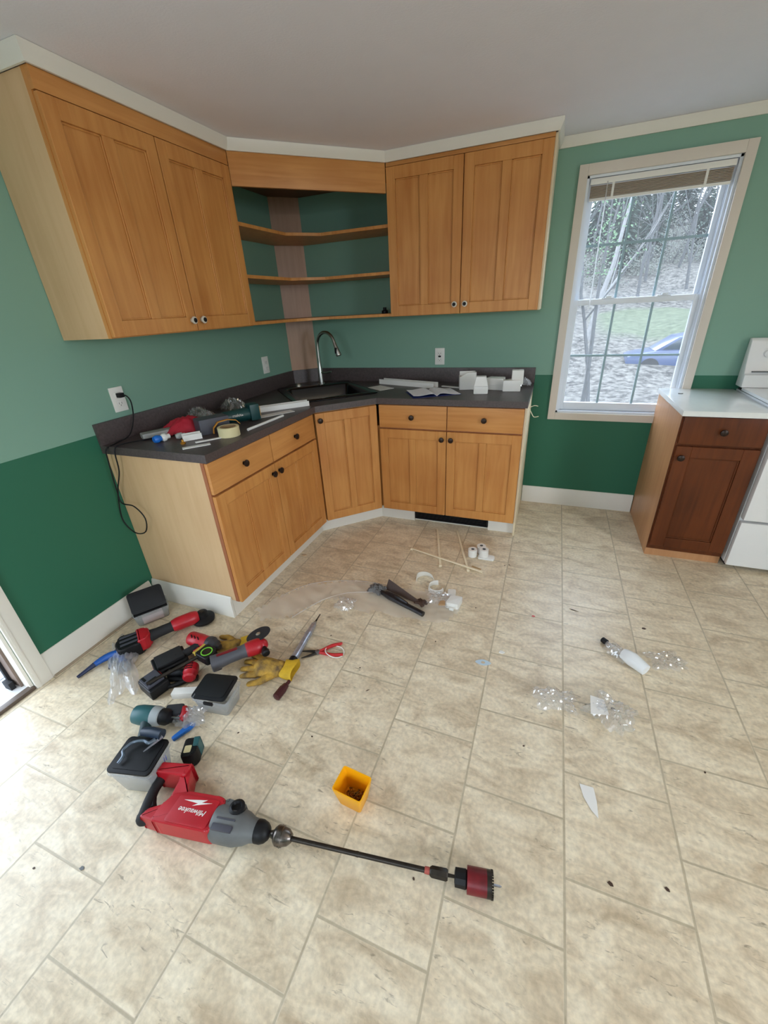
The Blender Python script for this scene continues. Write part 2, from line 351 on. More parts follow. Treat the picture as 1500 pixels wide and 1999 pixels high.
# door frame on the left wall
b = MB()
b.box(-.0, .018, -2.476-.068, -2.476, 0, DZ+.06, .003).box(0, .018, DY1-.06, DY1+.008, 0, DZ+.06, .003).box(0, .018, DY1-.06, -2.476, DZ-.006, DZ+.065, .003)
b.box(.018, .021, -2.536, -2.525, 0, DZ, .001)
struct(b.build('trim_4', WHITE))
b = MB().box(-.12, .0, DY0-.012, DY0, 0, DZ).box(-.12, 0, DY1, DY1+.012, 0, DZ).box(-.12, 0, DY1, DY0, DZ-.012, DZ)
door = struct(b.build('door_1', WHITE))
MB().box(-.1, -.05, DY0-.022, DY0-.012, 0.0, DZ-.02).build('door_stop', mat('weathered_jamb', (126, 108, 96), .7, var=.3), door)
MB().box(-.118, -.098, DY0-.034, DY0-.012, 0, DZ-.02, .004).box(-.118, -.07, DY0-.05, DY0-.03, .0, .05, .004).build('weatherstrip', RUBBER, door)
MB().box(-.02, .012, DY1+.012, DY0-.0, 0, .018, .006).build('sill_edge', mat('bronze_sill_edge', (92, 78, 68), .5), door)
MB().box(-.14, -.02, DY1+.012, DY0-.012, -.02, .012, .002).build('threshold', mat('pale_aluminium_sill', (214, 214, 214), .4), door)
struct(MB().box(-.75, -.12, -4.6, -1.6, 2.25, 2.31).build('sky_light_blocker', WHITE))   # unseen board added to hold sky light off the floor by the door
porch = MB()
for i in range(14): porch.box(-.26-.145*i, -.12-.145*i, -4.6, -1.6, -.16, -.13, .004)
tag(porch.build('porch_deck', mat('bleached_deck_boards', (176, 182, 190), .7, var=.2)), 'pale grey board deck outside the open door', 'deck', kind='thing')

# ------------------------------------------------------------------ window
win = bpy.data.objects.new('window_1', None); COL.objects.link(win); struct(win)
b = MB(); cx0, cx1, cz0, cz1 = 1.998, 2.812, .664, 2.097
b.box(cx0, WX0, -.02, 0, cz0, cz1, .003).box(WX1, cx1, -.02, 0, cz0, cz1, .003).box(WX0, WX1, -.02, 0, cz0, WZ0, .003).box(WX0, WX1, -.02, 0, WZ1, cz1, .003)
b.build('casing', mat('off_white_casing', (214, 204, 192), .45), win)
VIN = mat('white_vinyl', (226, 232, 240), .35)
b = MB(); T = .012
b.box(WX0, WX0+T, 0, .12, WZ0, WZ1).box(WX1-T, WX1, 0, .12, WZ0, WZ1).box(WX0, WX1, 0, .12, WZ0, WZ0+T).box(WX0, WX1, 0, .12, WZ1-T, WZ1)
b.box(WX0+T, WX0+.024, .028, .036, WZ0+T, WZ1-T).box(WX1-.024, WX1-T, .028, .036, WZ0+T, WZ1-T).box(WX0+T, WX0+.024, .066, .072, WZ0+T, WZ1-T).box(WX1-.024, WX1-T, .066, .072, WZ0+T, WZ1-T)
b.build('jamb_liner', VIN, win)
def sash(x0, x1, z0, z1, y, name, gx, gz, rail=.035):
    b = MB(); st = .033
    b.box(x0, x0+st, y, y+.028, z0, z1, .003).box(x1-st, x1, y, y+.028, z0, z1, .003).box(x0+st, x1-st, y, y+.028, z0, z0+rail, .003).box(x0+st, x1-st, y, y+.028, z1-.032, z1, .003)
    o = b.build(name, VIN, win)
    g = MB()
    for x in gx: g.box(x-.0065, x+.0065, y+.01, y+.018, z0+rail, z1-.032)
    g.box(x0+st, x1-st, y+.0102, y+.0178, gz-.0065, gz+.0065)
    g.build('grille', mat('grey_grille', (150, 176, 186), .5), o)
    MB().box(x0+st-.003, x1-st+.003, y+.012, y+.016, z0+rail-.003, z1-.029).build('pane', GLASS, o)
sash(WX0+.014, WX1-.014, 1.385, WZ1-.014, .074, 'upper_sash', (2.305, 2.513), 1.712)
sash(WX0+.014, WX1-.014, WZ0+.014, 1.418, .037, 'lower_sash', (2.305, 2.513), 1.083, .05)
lk = MB()
for x in (2.26, 2.56): lk.box(x-.035, x+.035, .03, .06, 1.418, 1.424, .002).box(x-.012, x+.02, .034, .052, 1.424, 1.434, .003)
lk.build('sash_lock', VIN, win)
bl = thing('window_blind', 'taupe slatted blind pulled right up at the top of the window', 'blind', (2.405, .018, 1.93))
MB().box(-.34, .34, -.014, .014, .072, .1, .002).build('headrail', WPLAS, bl)
for i in range(9): MB().box(-.335, .335, -.012, .012, .012+i*.0064, .0155+i*.0064, .001).build('slat', BLIND, bl)
MB().box(-.335, .335, -.012, .012, -.004, .009, .003).build('bottom_rail', WPLAS, bl)
for x in (-.22, .22): MB().box(x-.006, x+.006, -.0145, -.0125, 0, .075).build('ladder_tape', WPLAS, bl)
MB().tube([(-.252, -.018, .08), (-.25, -.02, 0), (-.247, -.02, -.57)], .003, smooth=1).build('tilt_wand', glassy('clear_wand', fac=.1, body=.4), bl)

# ------------------------------------------------------------------ cabinets
def frame_xf(o, u, n):
    # local x along u, y outward n, z up
    u = Vector((*u, 0)).normalized(); n = Vector((*n, 0)).normalized()
    return Matrix(((u.x, n.x, 0, o[0]), (u.y, n.y, 0, o[1]), (0, 0, 1, o[2]), (0, 0, 0, 1)))
def door_mesh(w_, h, xf, st=.055, mid=.045, t=.02):
    b = MB(xf); top = .06
    b.box(0, st, 0, t, 0, h, .0015, seg=1).box(w_-st, w_, 0, t, 0, h, .0015, seg=1).box(st, w_-st, 0, t, 0, top, .0015, seg=1).box(st, w_-st, 0, t, h-top, h, .0015, seg=1)
    if mid: b.box(w_/2-mid/2, w_/2+mid/2, 0, t-.001, top, h-top, .0015, seg=1)
    b.box(st-.004, w_-st+.004, .002, t-.011, top-.004, h-top+.004)
    xs = [st, w_/2-mid/2, w_/2+mid/2, w_-st] if mid else [st, w_-st]
    for a, c in zip(xs[::2], xs[1::2]):   # small ogee around each panel
        for q in ((a, a+.007, top, h-top), (c-.007, c, top, h-top), (a, c, top, top+.007), (a, c, h-top-.007, h-top)):
            b.box(q[0], q[1], t-.011, t-.0055, q[2], q[3], .002, seg=1)
    return b
def knob(x, z, xf, m, parent, t=.02, r=.0175, name='knob'):
    b = MB(xf); b.lathe((x, t-.001, z), (x, t+1, z), [(0, .009), (.002, .0095), (.004, .005), (.011, .005), (.014, r*.8), (.018, r), (.023, r*.93), (.026, r*.5), (.0268, .0005)], 20)
    o = b.build(name, m, parent); return o
def add_door(parent, w_, h, xf, kx, kz, km=BRONZE, m=MAPLE, ring=None, **k):
    d = door_mesh(w_, h, xf, **k).build('door', m, parent); kb = knob(kx, kz, xf, km, d)
    if ring: MB(xf).lathe((kx, .0441, kz), (kx, 1, kz), [(0, .0105), (.0022, .0105), (.003, .005)], 16).build('knob_cap', ring, kb)
    return d
def add_drawer(parent, w_, h, xf, m=MAPLEH, km=BRONZE):
    b = MB(xf); b.box(0, w_, 0, .018, 0, h, .004, seg=2); d = b.build('drawer', m, parent); knob(w_/2, h/2, xf, km, d, t=.018); return d
CH, CT = .914, .038
# left base cabinet
c = thing('base_cabinet', 'honey maple base cabinet along the left wall, pale side panel towards the door', 'cabinet', (.3, -1.41, 0))
def loc(o_, p): return Matrix.Translation(-Vector(p.location))
L = Matrix.Translation((-.3, 1.41, 0))
b = MB(L); b.box(.003, .59, -1.868, -.94, .11, .875).build('carcass', VENEER, c)
MB(L).box(.59, .609, -1.8685, -.9405, .108, .8755).build('face_frame', EDGE, c)
for y0 in (-1.866, -1.402): add_drawer(c, .459, .15, L @ frame_xf((.609, y0, .717), (0, 1), (1, 0)))
for i, y0 in enumerate((-1.866, -1.402)): add_door(c, .459, .6, L @ frame_xf((.609, y0, .107), (0, 1), (1, 0)), (.459-.028) if i == 0 else .028, .6-.05)
MB(L).box(.545, .563, -1.868, -.9, 0.0, .109).build('toe_kick', WHITE, c)
sweep([(-.3+.003, -1.8695+1.41), (.563-.3, -1.8695+1.41)], BB, 'end_baseboard', WHITE, c)
# corner base cabinet
c = thing('corner_base_cabinet', 'honey maple diagonal corner base cabinet with one tall door under the black sink', 'cabinet', (.4, -.4, 0))
L = Matrix.Translation((-.4, .4, 0)); A = Vector((.629, -.934)); B = Vector((.934, -.629)); u = (B-A).normalized(); nn = Vector((u.y, -u.x))
A2, B2 = A-nn*.021, B-nn*.021
MB(L).poly([(.003, -.16), (.003, -.938), (.588, -.938), (A2.x-.015, A2.y-.0), (B2.x, B2.y+.015), (.938, -.588), (.938, -.003), (.16, -.003)], .11, .72).build('carcass', MAPLE, c)
w_ = (B-A).length-.01
MB(L @ frame_xf((A2.x+u.x*.002, A2.y+u.y*.002, .108), u, nn)).box(0, w_+.006, -.018, 0, 0, .767).build('face_frame', MAPLE, c)
add_door(c, w_, .758, L @ frame_xf((A2.x+u.x*.005, A2.y+u.y*.005, .107), u, nn), .028, .758-.045)
P0 = Vector((.563, -.9)); P1 = Vector((.9, -.563)); up_ = (P1-P0).normalized()
MB(L @ frame_xf((P0.x, P0.y, 0), up_, (up_.y, -up_.x))).box(0, (P1-P0).length, -.018, 0, 0, .109).build('toe_kick', WHITE, c)
# right base cabinet
c = thing('base_cabinet', 'honey maple base cabinet along the window wall with black grille under its doors', 'cabinet', (1.41, -.3, 0))
L = Matrix.Translation((-1.41, .3, 0))
MB(L).box(.94, 1.866, -.59, -.003, .11, .875).build('carcass', CREAM, c)
MB(L).box(.9405, 1.8665, -.609, -.59, .108, .8755).build('face_frame', EDGE, c)
for i, x0 in enumerate((.943, 1.407)):
    add_drawer(c, .459, .15, L @ frame_xf((x0, -.609, .717), (1, 0), (0, -1)))
    add_door(c, .459, .6, L @ frame_xf((x0, -.609, .107), (1, 0), (0, -1)), (.459-.028) if i == 0 else .028, .6-.05)
MB(L).box(.9, 1.162, -.563, -.545, 0, .109).box(1.698, 1.875, -.563, -.545, 0, .109).box(1.162, 1.698, -.545, -.535, 0, .109).build('toe_kick', WHITE, c)
MB(L).box(1.867, 1.879, -.6, -.003, 0.0, .875, .001).build('end_panel', CREAM, c)
v = thing('toe_kick_grille', 'black metal register grille in the white toe kick under the window wall cabinet', 'vent', (1.43, -.5645, 0))
b = MB().box(-.265, .265, -.004, .012, .02, .03).box(-.265, .265, -.004, .012, .086, .096).box(-.265, -.255, -.004, .012, .03, .086).box(.255, .265, -.004, .012, .03, .086)
b.build('frame', BLACK, v)
b = MB()
for i in range(6): b.box(-.255, .255, 0, .01, .033+i*.009, .038+i*.009)
b.build('louvre', BLACK, v)
# worktop with sink cut-out
def prism_hole(outer, inner, z0, z1, name, m, parent=None):
    t = bmesh.new(); es = []
    for loop in (outer, inner):
        vs = [t.verts.new((p[0], p[1], z1)) for p in loop]
        es += [t.edges.new((vs[i], vs[(i+1) % len(vs)])) for i in range(len(vs))]
    f = bmesh.ops.triangle_fill(t, edges=es, use_beauty=True)
    fs = [x for x in f['geom'] if isinstance(x, bmesh.types.BMFace)]
    r = bmesh.ops.extrude_face_region(t, geom=fs); bmesh.ops.translate(t, vec=(0, 0, z0-z1), verts=[x for x in r['geom'] if isinstance(x, bmesh.types.BMVert)])
    bmesh.ops.recalc_face_normals(t, faces=t.faces[:]); b = MB(); b._add(t); return b.build(name, m, parent)
def ab(a, b_): # bisector coordinates of the corner -> x, y
    return ((a+b_)/math.sqrt(2), (-a+b_)/math.sqrt(2))
outer = [(.002, -.158), (.158, -.002), (1.882, -.002), (1.882, -.645), (.94, -.645), (.645, -.94), (.645, -1.882), (.002, -1.882)]
inner = [ab(.36, -.27), ab(.36, .27), ab(.94, .27), ab(.94, -.27)]
top = tag(prism_hole(outer, inner, CH-CT, CH, 'kitchen_countertop', COUNTER), 'charcoal laminate countertop turning the corner between two walls', 'countertop')
b = MB().box(.0, .018, -1.882, -.16, CH, 1.016, .002).box(.16, 1.882, -.018, 0, CH, 1.016, .002)
b.poly([(.012, -.172), (.172, -.012), (.158, -.002), (.002, -.158)], CH, 1.0155)
b.build('backsplash', COUNTER, top)
# sink
s_ = thing('kitchen_sink', 'black drop-in sink set diagonally in the corner worktop', 'sink', (0, 0, 0))
def rrect(a0, a1, b0, b1, r, k=5):
    out = []
    for (ca, cb, st) in ((a1-r, b1-r, 0), (a0+r, b1-r, 90), (a0+r, b0+r, 180), (a1-r, b0+r, 270)):
        for i in range(k+1):
            t = R(st+90*i/k); out.append(ab(ca+r*math.cos(t), cb+r*math.sin(t)))
    return out
def loft(loops, name, m, parent, closed_bottom=True):
    t = bmesh.new(); rs = [[t.verts.new((p[0], p[1], z)) for p in lp] for lp, z in loops]
    for q, w2 in zip(rs, rs[1:]):
        for i in range(len(q)): t.faces.new((q[i], q[(i+1) % len(q)], w2[(i+1) % len(q)], w2[i]))
    if closed_bottom: t.faces.new(rs[-1])
    bmesh.ops.recalc_face_normals(t, faces=t.faces[:]); b = MB(); b._add(t); return b.build(name, m, parent, smooth=50)
loft([(rrect(.36, .955, -.275, .275, .04), CH-.03), (rrect(.325, .975, -.295, .295, .05), CH+.0005), (rrect(.325, .975, -.295, .295, .05), CH+.007), (rrect(.335, .965, -.285, .285, .045), CH+.012), (rrect(.455, .93, -.245, .245, .04), CH+.011),
      (rrect(.462, .922, -.238, .238, .04), CH+.002), (rrect(.48, .90, -.22, .22, .05), CH-.17), (rrect(.55, .83, -.14, .14, .05), CH-.18)], 'basin', BLACKG, s_)
dx, dy = ab(.69, 0); MB().lathe((dx, dy, CH-.179), (dx, dy, CH), [(0, .045), (.003, .045), (.004, .03), (.002, .028)], 24).build('drain', CHROME, s_)
fx, fy = .302, -.222
f_ = thing('kitchen_faucet', 'tall gooseneck chrome faucet behind the black corner sink', 'faucet', (fx, fy, CH+.011))
MB().lathe((0, 0, 0), (0, 0, 1), [(0, .026), (.006, .026), (.01, .021), (.11, .018), (.14, .0135), (.16, .012)], 20).build('base', CHROME, f_)
ca, sa = math.cos(R(-18)), math.sin(R(-18)); pts = [(0, 0, .15), (0, 0, .22), (0, 0, .275)]
for i in range(1, 9): t = math.pi-math.pi*i/8*.93; pts.append(((.095+.095*math.cos(t))*ca, (.095+.095*math.cos(t))*sa, .275+.098*math.sin(t)))
MB().tube(pts, .0115, n=12, smooth=2).build('neck', CHROME, f_)
e = Vector(pts[-1]); d = (e-Vector(pts[-2])).normalized()
MB().lathe(e-d*.004, e+d, [(0, .0125), (.02, .014), (.085, .021), (.092, .019)], 18).build('spray_head', CHROME, f_)
MB().box(-.006, .006, -.012, .012, -.02, .02, .003, xf=Matrix.Translation(e+d*.05+Vector((.0, -.016, 0)))).build('spray_button', BLACK, f_)
MB().tube([(0.012, -.005, .085), (.06, -.022, .086), (.115, -.038, .098)], [.008, .007, .0055], smooth=2).build('handle', CHROME, f_)
sx, sy = .165, -.345
o = thing('sink_hole_cap', 'small round chrome cap on the left end of the sink ledge', 'cap', (sx, sy, CH+.011)); o2 = MB().lathe((0, 0, 0), (0, 0, 1), [(0, .024), (.012, .022), (.02, .016), (.024, .001)], 18).build('cap', CHROME, o)

# ------------------------------------------------------------------ upper cabinets
ZB, ZT = 1.381, 2.187
c = thing('wall_cabinet', 'two-door honey maple wall cabinet on the left wall with pale side panel', 'cabinet', (.15, -1.41, ZB)); L = Matrix.Translation((-.15, 1.41, -ZB))
MB(L).box(.003, .28, -1.868, -.94, ZB, ZT).build('carcass', VENEER, c)
MB(L).box(.28, .298, -1.8685, -.9405, ZB, ZT).build('face_frame', MAPLE, c)
MB(L).box(.298, .3155, -1.8685, -.942, 2.128, ZT, .001).build('top_rail', MAPLEH, c)
for i, y0 in enumerate((-1.866, -1.402)): add_door(c, .459, .74, L @ frame_xf((.298, y0, ZB+.004), (0, 1), (1, 0)), (.459-.03) if i == 0 else .03, .045, km=NICKEL, ring=BLACK, mid=.05)
c = thing('wall_cabinet', 'two-door honey maple wall cabinet on the window wall, next to the window', 'cabinet', (1.41, -.15, ZB)); L = Matrix.Translation((-1.41, .15, -ZB))
MB(L).box(.94, 1.862, -.28, -.003, ZB, ZT).build('carcass', VENEER, c)
MB(L).box(.9405, 1.8625, -.298, -.28, ZB, ZT).build('face_frame', MAPLE, c)
MB(L).box(1.8625, 1.874, -.298, -.003, ZB, ZT, .001).build('end_panel', CREAM, c)
MB(L).box(.942, 1.8625, -.312, -.298, 2.168, ZT, .001).build('top_rail', MAPLEH, c)
for i, x0 in enumerate((.943, 1.405)): add_door(c, .457, .782, L @ frame_xf((x0, -.298, ZB+.002), (1, 0), (0, -1)), (.457-.03) if i == 0 else .03, .052, km=NICKEL, ring=BLACK, mid=.05)
# open corner shelves with header board
c = thing('corner_shelf_unit', 'open maple corner shelf unit between the two wall cabinets', 'shelf unit', (.3, -.3, ZB)); L = Matrix.Translation((-.3, .3, -ZB))
A = Vector((.316, -.939)); B = Vector((.939, -.316)); u = (B-A).normalized(); nn = Vector((u.y, -u.x))
MB(L @ frame_xf((A.x, A.y, 2.045), u, nn)).box(0, (B-A).length, -.019, 0, 0, ZT-2.045, .001).build('header_board', MAPLEH, c)
for z in (ZB+.002, 1.628, 1.878):
    MB(L).poly([(.002, -.939), (.30, -.939), (.305, -.47), (.47, -.305), (.939, -.30), (.939, -.002), (.16, -.002), (.002, -.16)], z, z+.018, .001, seg=1).build('shelf', MAPLE, c)
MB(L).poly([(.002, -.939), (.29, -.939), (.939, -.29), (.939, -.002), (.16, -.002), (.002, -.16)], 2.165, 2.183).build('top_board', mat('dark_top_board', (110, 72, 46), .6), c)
tag(MB().lathe((.84, -.16, 1.4), (.84, -.16, 2), [(0, .022), (.02, .022), (.024, .012), (.04, .012)], 16).build('drain_plug', BLACK), 'small dark round stopper at the right end of the lowest corner shelf', 'stopper')

# ------------------------------------------------------------------ right hand cabinet and stove
c = thing('base_cabinet', 'cherry brown base cabinet under the white worktop, between window and stove', 'cabinet', (2.84, -.3, 0)); L = Matrix.Translation((-2.84, .3, 0))
MB(L).box(2.652, 3.028, -.605, -.003, 0.0, .86, .002).build('carcass', CHERRYS, c)
MB(L).box(2.6525, 3.0275, -.612, -.605, .05, .859).build('face_frame', CHERRY, c)
add_drawer(c, .362, .145, L @ frame_xf((2.66, -.612, .71), (1, 0), (0, -1)), CHERRY)
add_door(c, .362, .615, L @ frame_xf((2.66, -.612, .082), (1, 0), (0, -1)), .028, .615-.06, m=CHERRY, mid=0, st=.07)
tag(MB().box(2.642, 3.034, -.643, -.003, .86, .888, .003).build('small_worktop', QUARTZ), 'glossy white worktop on the cherry brown cabinet', 'countertop')
tag(MB().box(2.71, 2.735, -.19, -.182, .888, .8915, .001).build('grey_chip', GREY), 'tiny grey sliver on the white worktop', 'debris')
s_ = thing('kitchen_stove', 'white freestanding stove at the right edge, next to the cherry brown cabinet', 'stove', (3.42, -.33, 0)); L = Matrix.Translation((-3.42, .33, 0))
MB(L).box(3.042, 3.8, -.62, -.02, .03, .895, .006).build('body', STOVEW, s_)
MB(L).box(3.036, 3.806, -.64, -.11, .9, .916, .006).build('cooktop', STOVEW, s_)
MB(L).box(3.05, 3.79, -.615, -.02, .895, .9).build('cooktop_gasket', BLACK, s_)
for x, y, r in ((3.24, -.48, .1), (3.62, -.48, .08), (3.24, -.22, .08), (3.62, -.22, .1)):
    MB(L).lathe((x, y, .916), (x, y, 1), [(0, r), (.004, r), (.006, r-.015), (.002, r-.03)], 28).build('burner', BLACK, s_)
MB(L).box(3.042, 3.8, -.66, -.625, .03, .302, .008).build('drawer', STOVEW, s_)
d = MB(L).box(3.042, 3.8, -.668, -.622, .318, .865, .01).build('oven_door', STOVEW, s_)
MB(L).box(3.14, 3.70, -.6695, -.6675, .42, .74, .0005).build('oven_window', BLACKG, d)
MB(L).tube([(3.1, -.665, .82), (3.1, -.70, .82), (3.74, -.70, .82), (3.74, -.665, .82)], .012, smooth=1).build('handle', STOVEW, d)
t = MB(L); prof = [(-.02, .916), (-.118, .916), (-.112, .985), (-.098, .99), (-.08, 1.05), (-.06, 1.165), (-.045, 1.178), (-.02, 1.178)]
xfp = Matrix(((0, 0, 1, 3.03), (1, 0, 0, 0), (0, 1, 0, 0), (0, 0, 0, 1)))
t.poly(prof, 0, .776, .006, xf=xfp).build('backguard', STOVEW, s_)
MB(L).box(3.06, 3.78, -.113, -.1, 1.0, 1.006).build('backguard_seam', GREY, s_)
for x in (3.115, 3.215, 3.62, 3.72):
    MB(L).lathe((x, -.062, 1.1), (x, -1.06, 1.0), [(0, .026), (.006, .026), (.008, .019), (.028, .017), (.03, .014)], 20).build('knob', STOVEW, s_)
MB(L).box(3.32, 3.5, -.078, -.066, 1.075, 1.125, .002).build('clock_panel', BLACKG, s_)
MB(L).box(3.06, 3.78, -.6, -.05, 0, .03).build('plinth', BLACK, s_)

# ------------------------------------------------------------------ outlets
def outlet(cxyz, u, n, label, grp=True):
    o = thing('wall_outlet', label, 'outlet', cxyz); xf = frame_xf((0, 0, 0), u, n)
    MB(xf).box(-.036, .036, 0, .006, -.058, .058, .003).build('cover_plate', WPLAS, o)
    for z in (-.02, .02):
        s = MB(xf).box(-.017, .017, .0055, .009, z-.0145, z+.0145, .004).build('socket', WPLAS, o)
        MB(xf).box(-.008, -.006, .0085, .0094, z-.003, z+.006).box(.006, .008, .0085, .0094, z-.003, z+.006).ball((0, .0088, z-.008), .0025, sy=.3).build('slot', BLACK, s)
    return o
outlet((.0, -.494, 1.103), (0, 1), (1, 0), 'white wall outlet on the left wall near the corner, nothing plugged in')
outlet((.0, -1.712, 1.1), (0, 1), (1, 0), 'white wall outlet on the left wall with a black plug in it')
o = outlet((1.2, -.0, 1.095), (1, 0), (0, -1), 'white wall outlet under the wall cabinet on the window wall')
MB(frame_xf((0, 0, 0), (1, 0), (0, -1))).box(-.01, .01, .008, .011, -.006, .006, .002).build('test_button', BLACK, o)
# black cord
cd = thing('power_cord', 'black power cord plugged in by the left wall, looping down past the counter end', 'cord', (.02, -1.71, 1.12))
K = Vector((.02, -1.71, 1.12))
MB().box(-.012, .016, -.013, .013, -.011, .011, .004).build('plug', BLACK, cd)
pts = [(.03, -1.71, 1.12), (.05, -1.70, 1.115), (.055, -1.69, 1.08), (.045, -1.70, 1.0), (.06, -1.76, .935), (.065, -1.84, .92), (.06, -1.895, .905), (.05, -1.90, .85), (.04, -1.905, .7), (.05, -1.91, .63), (.13, -1.91, .62), (.18, -1.91, .56), (.15, -1.91, .48), (.07, -1.91, .46), (.02, -1.915, .52), (.02, -1.91, .6), (.05, -1.905, .7), (.10, -1.90, .8), (.12, -1.9, .9), (.13, -1.87, .925), (.18, -1.75, .921), (.22, -1.66, .92)]
MB().tube([Vector(p)-K for p in pts], .0032, n=8, smooth=5).build('cable', BLACK, cd)
MB2 = MB().tube([(0, 0, 0), (.03, -.01, .015), (.05, 0, .01)], .002, smooth=3).tube([(0, 0, 0), (.02, -.02, -.03), (.035, -.02, -.05), (.06, -.02, -.045)], .002, smooth=3)
tag(MB2.build('wire_end', STICK, loc=(1.885, -.55, .86)), 'loose cream wire ends sticking out at the right end of the counter', 'wire')
#@@PART2
# ------------------------------------------------------------------ outdoors beyond the window
def ground_z(y):
    pts = [(.12, -1.47), (14, -1.47), (21, -.07), (31, .66), (45, 4.0), (62, 8.6), (90, 12)]
    for (a, za), (c_, zc) in zip(pts, pts[1:]):
        if y <= c_: t = max(0, (y-a)/(c_-a)); return za+(zc-za)*t
    return pts[-1][1]
def ground_mat():
    m = bpy.data.materials.new('leafy_ground'); m.use_nodes = True; n = m.node_tree.nodes; l = m.node_tree.links; b = n['Principled BSDF']
    g = n.new('ShaderNodeNewGeometry'); s = n.new('ShaderNodeSeparateXYZ'); l.new(g.outputs['Position'], s.inputs[0])
    nz = n.new('ShaderNodeTexNoise'); nz.inputs['Scale'].default_value = 3.4; nz.inputs['Detail'].default_value = 14; nz.inputs['Roughness'].default_value = .82; l.new(g.outputs['Position'], nz.inputs[0])
    rp = n.new('ShaderNodeValToRGB'); rp.color_ramp.elements[0].position = .42; rp.color_ramp.elements[1].position = .58
    rp.color_ramp.elements[0].color = (.03, .027, .025, 1); rp.color_ramp.elements[1].color = (.175, .16, .14, 1); l.new(nz.outputs[0], rp.inputs[0])
    r2 = n.new('ShaderNodeValToRGB'); r2.color_ramp.elements[0].position = .4; r2.color_ramp.elements[1].position = .6; r2.color_ramp.elements[0].color = (.06, .07, .045, 1); r2.color_ramp.elements[1].color = (.125, .138, .09, 1); l.new(nz.outputs[0], r2.inputs[0])
    # a lawn lying across the slope
    def rng(o, a, b_, c_, d):
        k = n.new('ShaderNodeMapRange'); l.new(o, k.inputs[0]); k.inputs[1].default_value = a; k.inputs[2].default_value = b_; k.inputs[3].default_value = c_; k.inputs[4].default_value = d; return k.outputs[0]
    n3 = n.new('ShaderNodeTexNoise'); n3.inputs['Scale'].default_value = .3; l.new(g.outputs['Position'], n3.inputs[0])
    yy = n.new('ShaderNodeMath'); yy.operation = 'MULTIPLY_ADD'; yy.inputs[1].default_value = 5; l.new(n3.outputs[0], yy.inputs[0]); l.new(s.outputs['Y'], yy.inputs[2])
    m1 = n.new('ShaderNodeMath'); m1.operation = 'MULTIPLY'; l.new(rng(yy.outputs[0], 21.5, 23, 0, 1), m1.inputs[0]); l.new(rng(yy.outputs[0], 30, 32, 1, 0), m1.inputs[1])
    m2 = n.new('ShaderNodeMath'); m2.operation = 'MULTIPLY'; l.new(m1.outputs[0], m2.inputs[0]); l.new(rng(s.outputs['X'], 3.6, 4.6, 0, 1), m2.inputs[1])
    x = n.new('ShaderNodeMix'); x.data_type = 'RGBA'; l.new(m2.outputs[0], x.inputs[0]); l.new(rp.outputs[0], x.inputs[6]); l.new(r2.outputs[0], x.inputs[7])
    l.new(x.outputs[2], b.inputs['Base Color']); b.inputs['Roughness'].default_value = 1; b.inputs['Specular IOR Level'].default_value = .1
    return m
t = bmesh.new(); NX, NY = 40, 70; grid = []
for j in range(NY+1):
    y = .14 + 90*(j/NY)**1.3; row = []
    for i in range(NX+1):
        x = -30 + 80*i/NX; row.append(t.verts.new((x, y, ground_z(y)+.18*math.sin(x*.7+y*.33)*min(1, y/20) + .06*math.sin(x*2.1-y)*min(1, y/12))))
    grid.append(row)
for j in range(NY):
    for i in range(NX): t.faces.new((grid[j][i], grid[j][i+1], grid[j+1][i+1], grid[j+1][i]))
b = MB(); b._add(t); g_ = b.build('hillside_ground', ground_mat()); tag(g_, 'leaf covered yard rising to a wooded hill beyond the window', 'ground'); g_['kind'] = 'structure'
# blue car
CARX, CARY, CZ = 4.66, 16.0, -1.47
car = thing('parked_car', 'blue parked car standing in the yard, seen through the lower sash', 'car', (CARX+2.2, CARY+.85, CZ))
CARB = mat('blue_car_paint', (52, 66, 98), .3, coat=.4); CARG = mat('dark_car_glass', (40, 52, 60), .1)
xfc = Matrix(((1, 0, 0, -2.2), (0, 0, 1, -.85), (0, 1, 0, 0), (0, 0, 0, 1)))
MB(xfc).poly([(0, .35), (.05, .72), (.5, .82), (1.1, .92), (3.6, .95), (4.3, .9), (4.4, .4), (4.2, .28), (.2, .28)], 0, 1.7, .06).build('body', CARB, car)
MB(xfc).poly([(.95, .9), (1.65, 1.38), (2.1, 1.45), (3.1, 1.43), (3.9, .93)], .12, 1.58, .05).build('cabin', CARB, car)
MB(xfc).poly([(1.2, .95), (1.72, 1.33), (2.25, 1.38), (2.25, .95)], .1, 1.6, .01).poly([(2.32, .95), (2.32, 1.38), (3.0, 1.36), (3.6, .97)], .1, 1.6, .01).build('window', CARG, car)
for x in (.85, 3.5):
    for y in (-.87, .69): MB().cyl((x-2.2, y, .33), (x-2.2, y+.18, .33), .33).build('wheel', RUBBER, car)
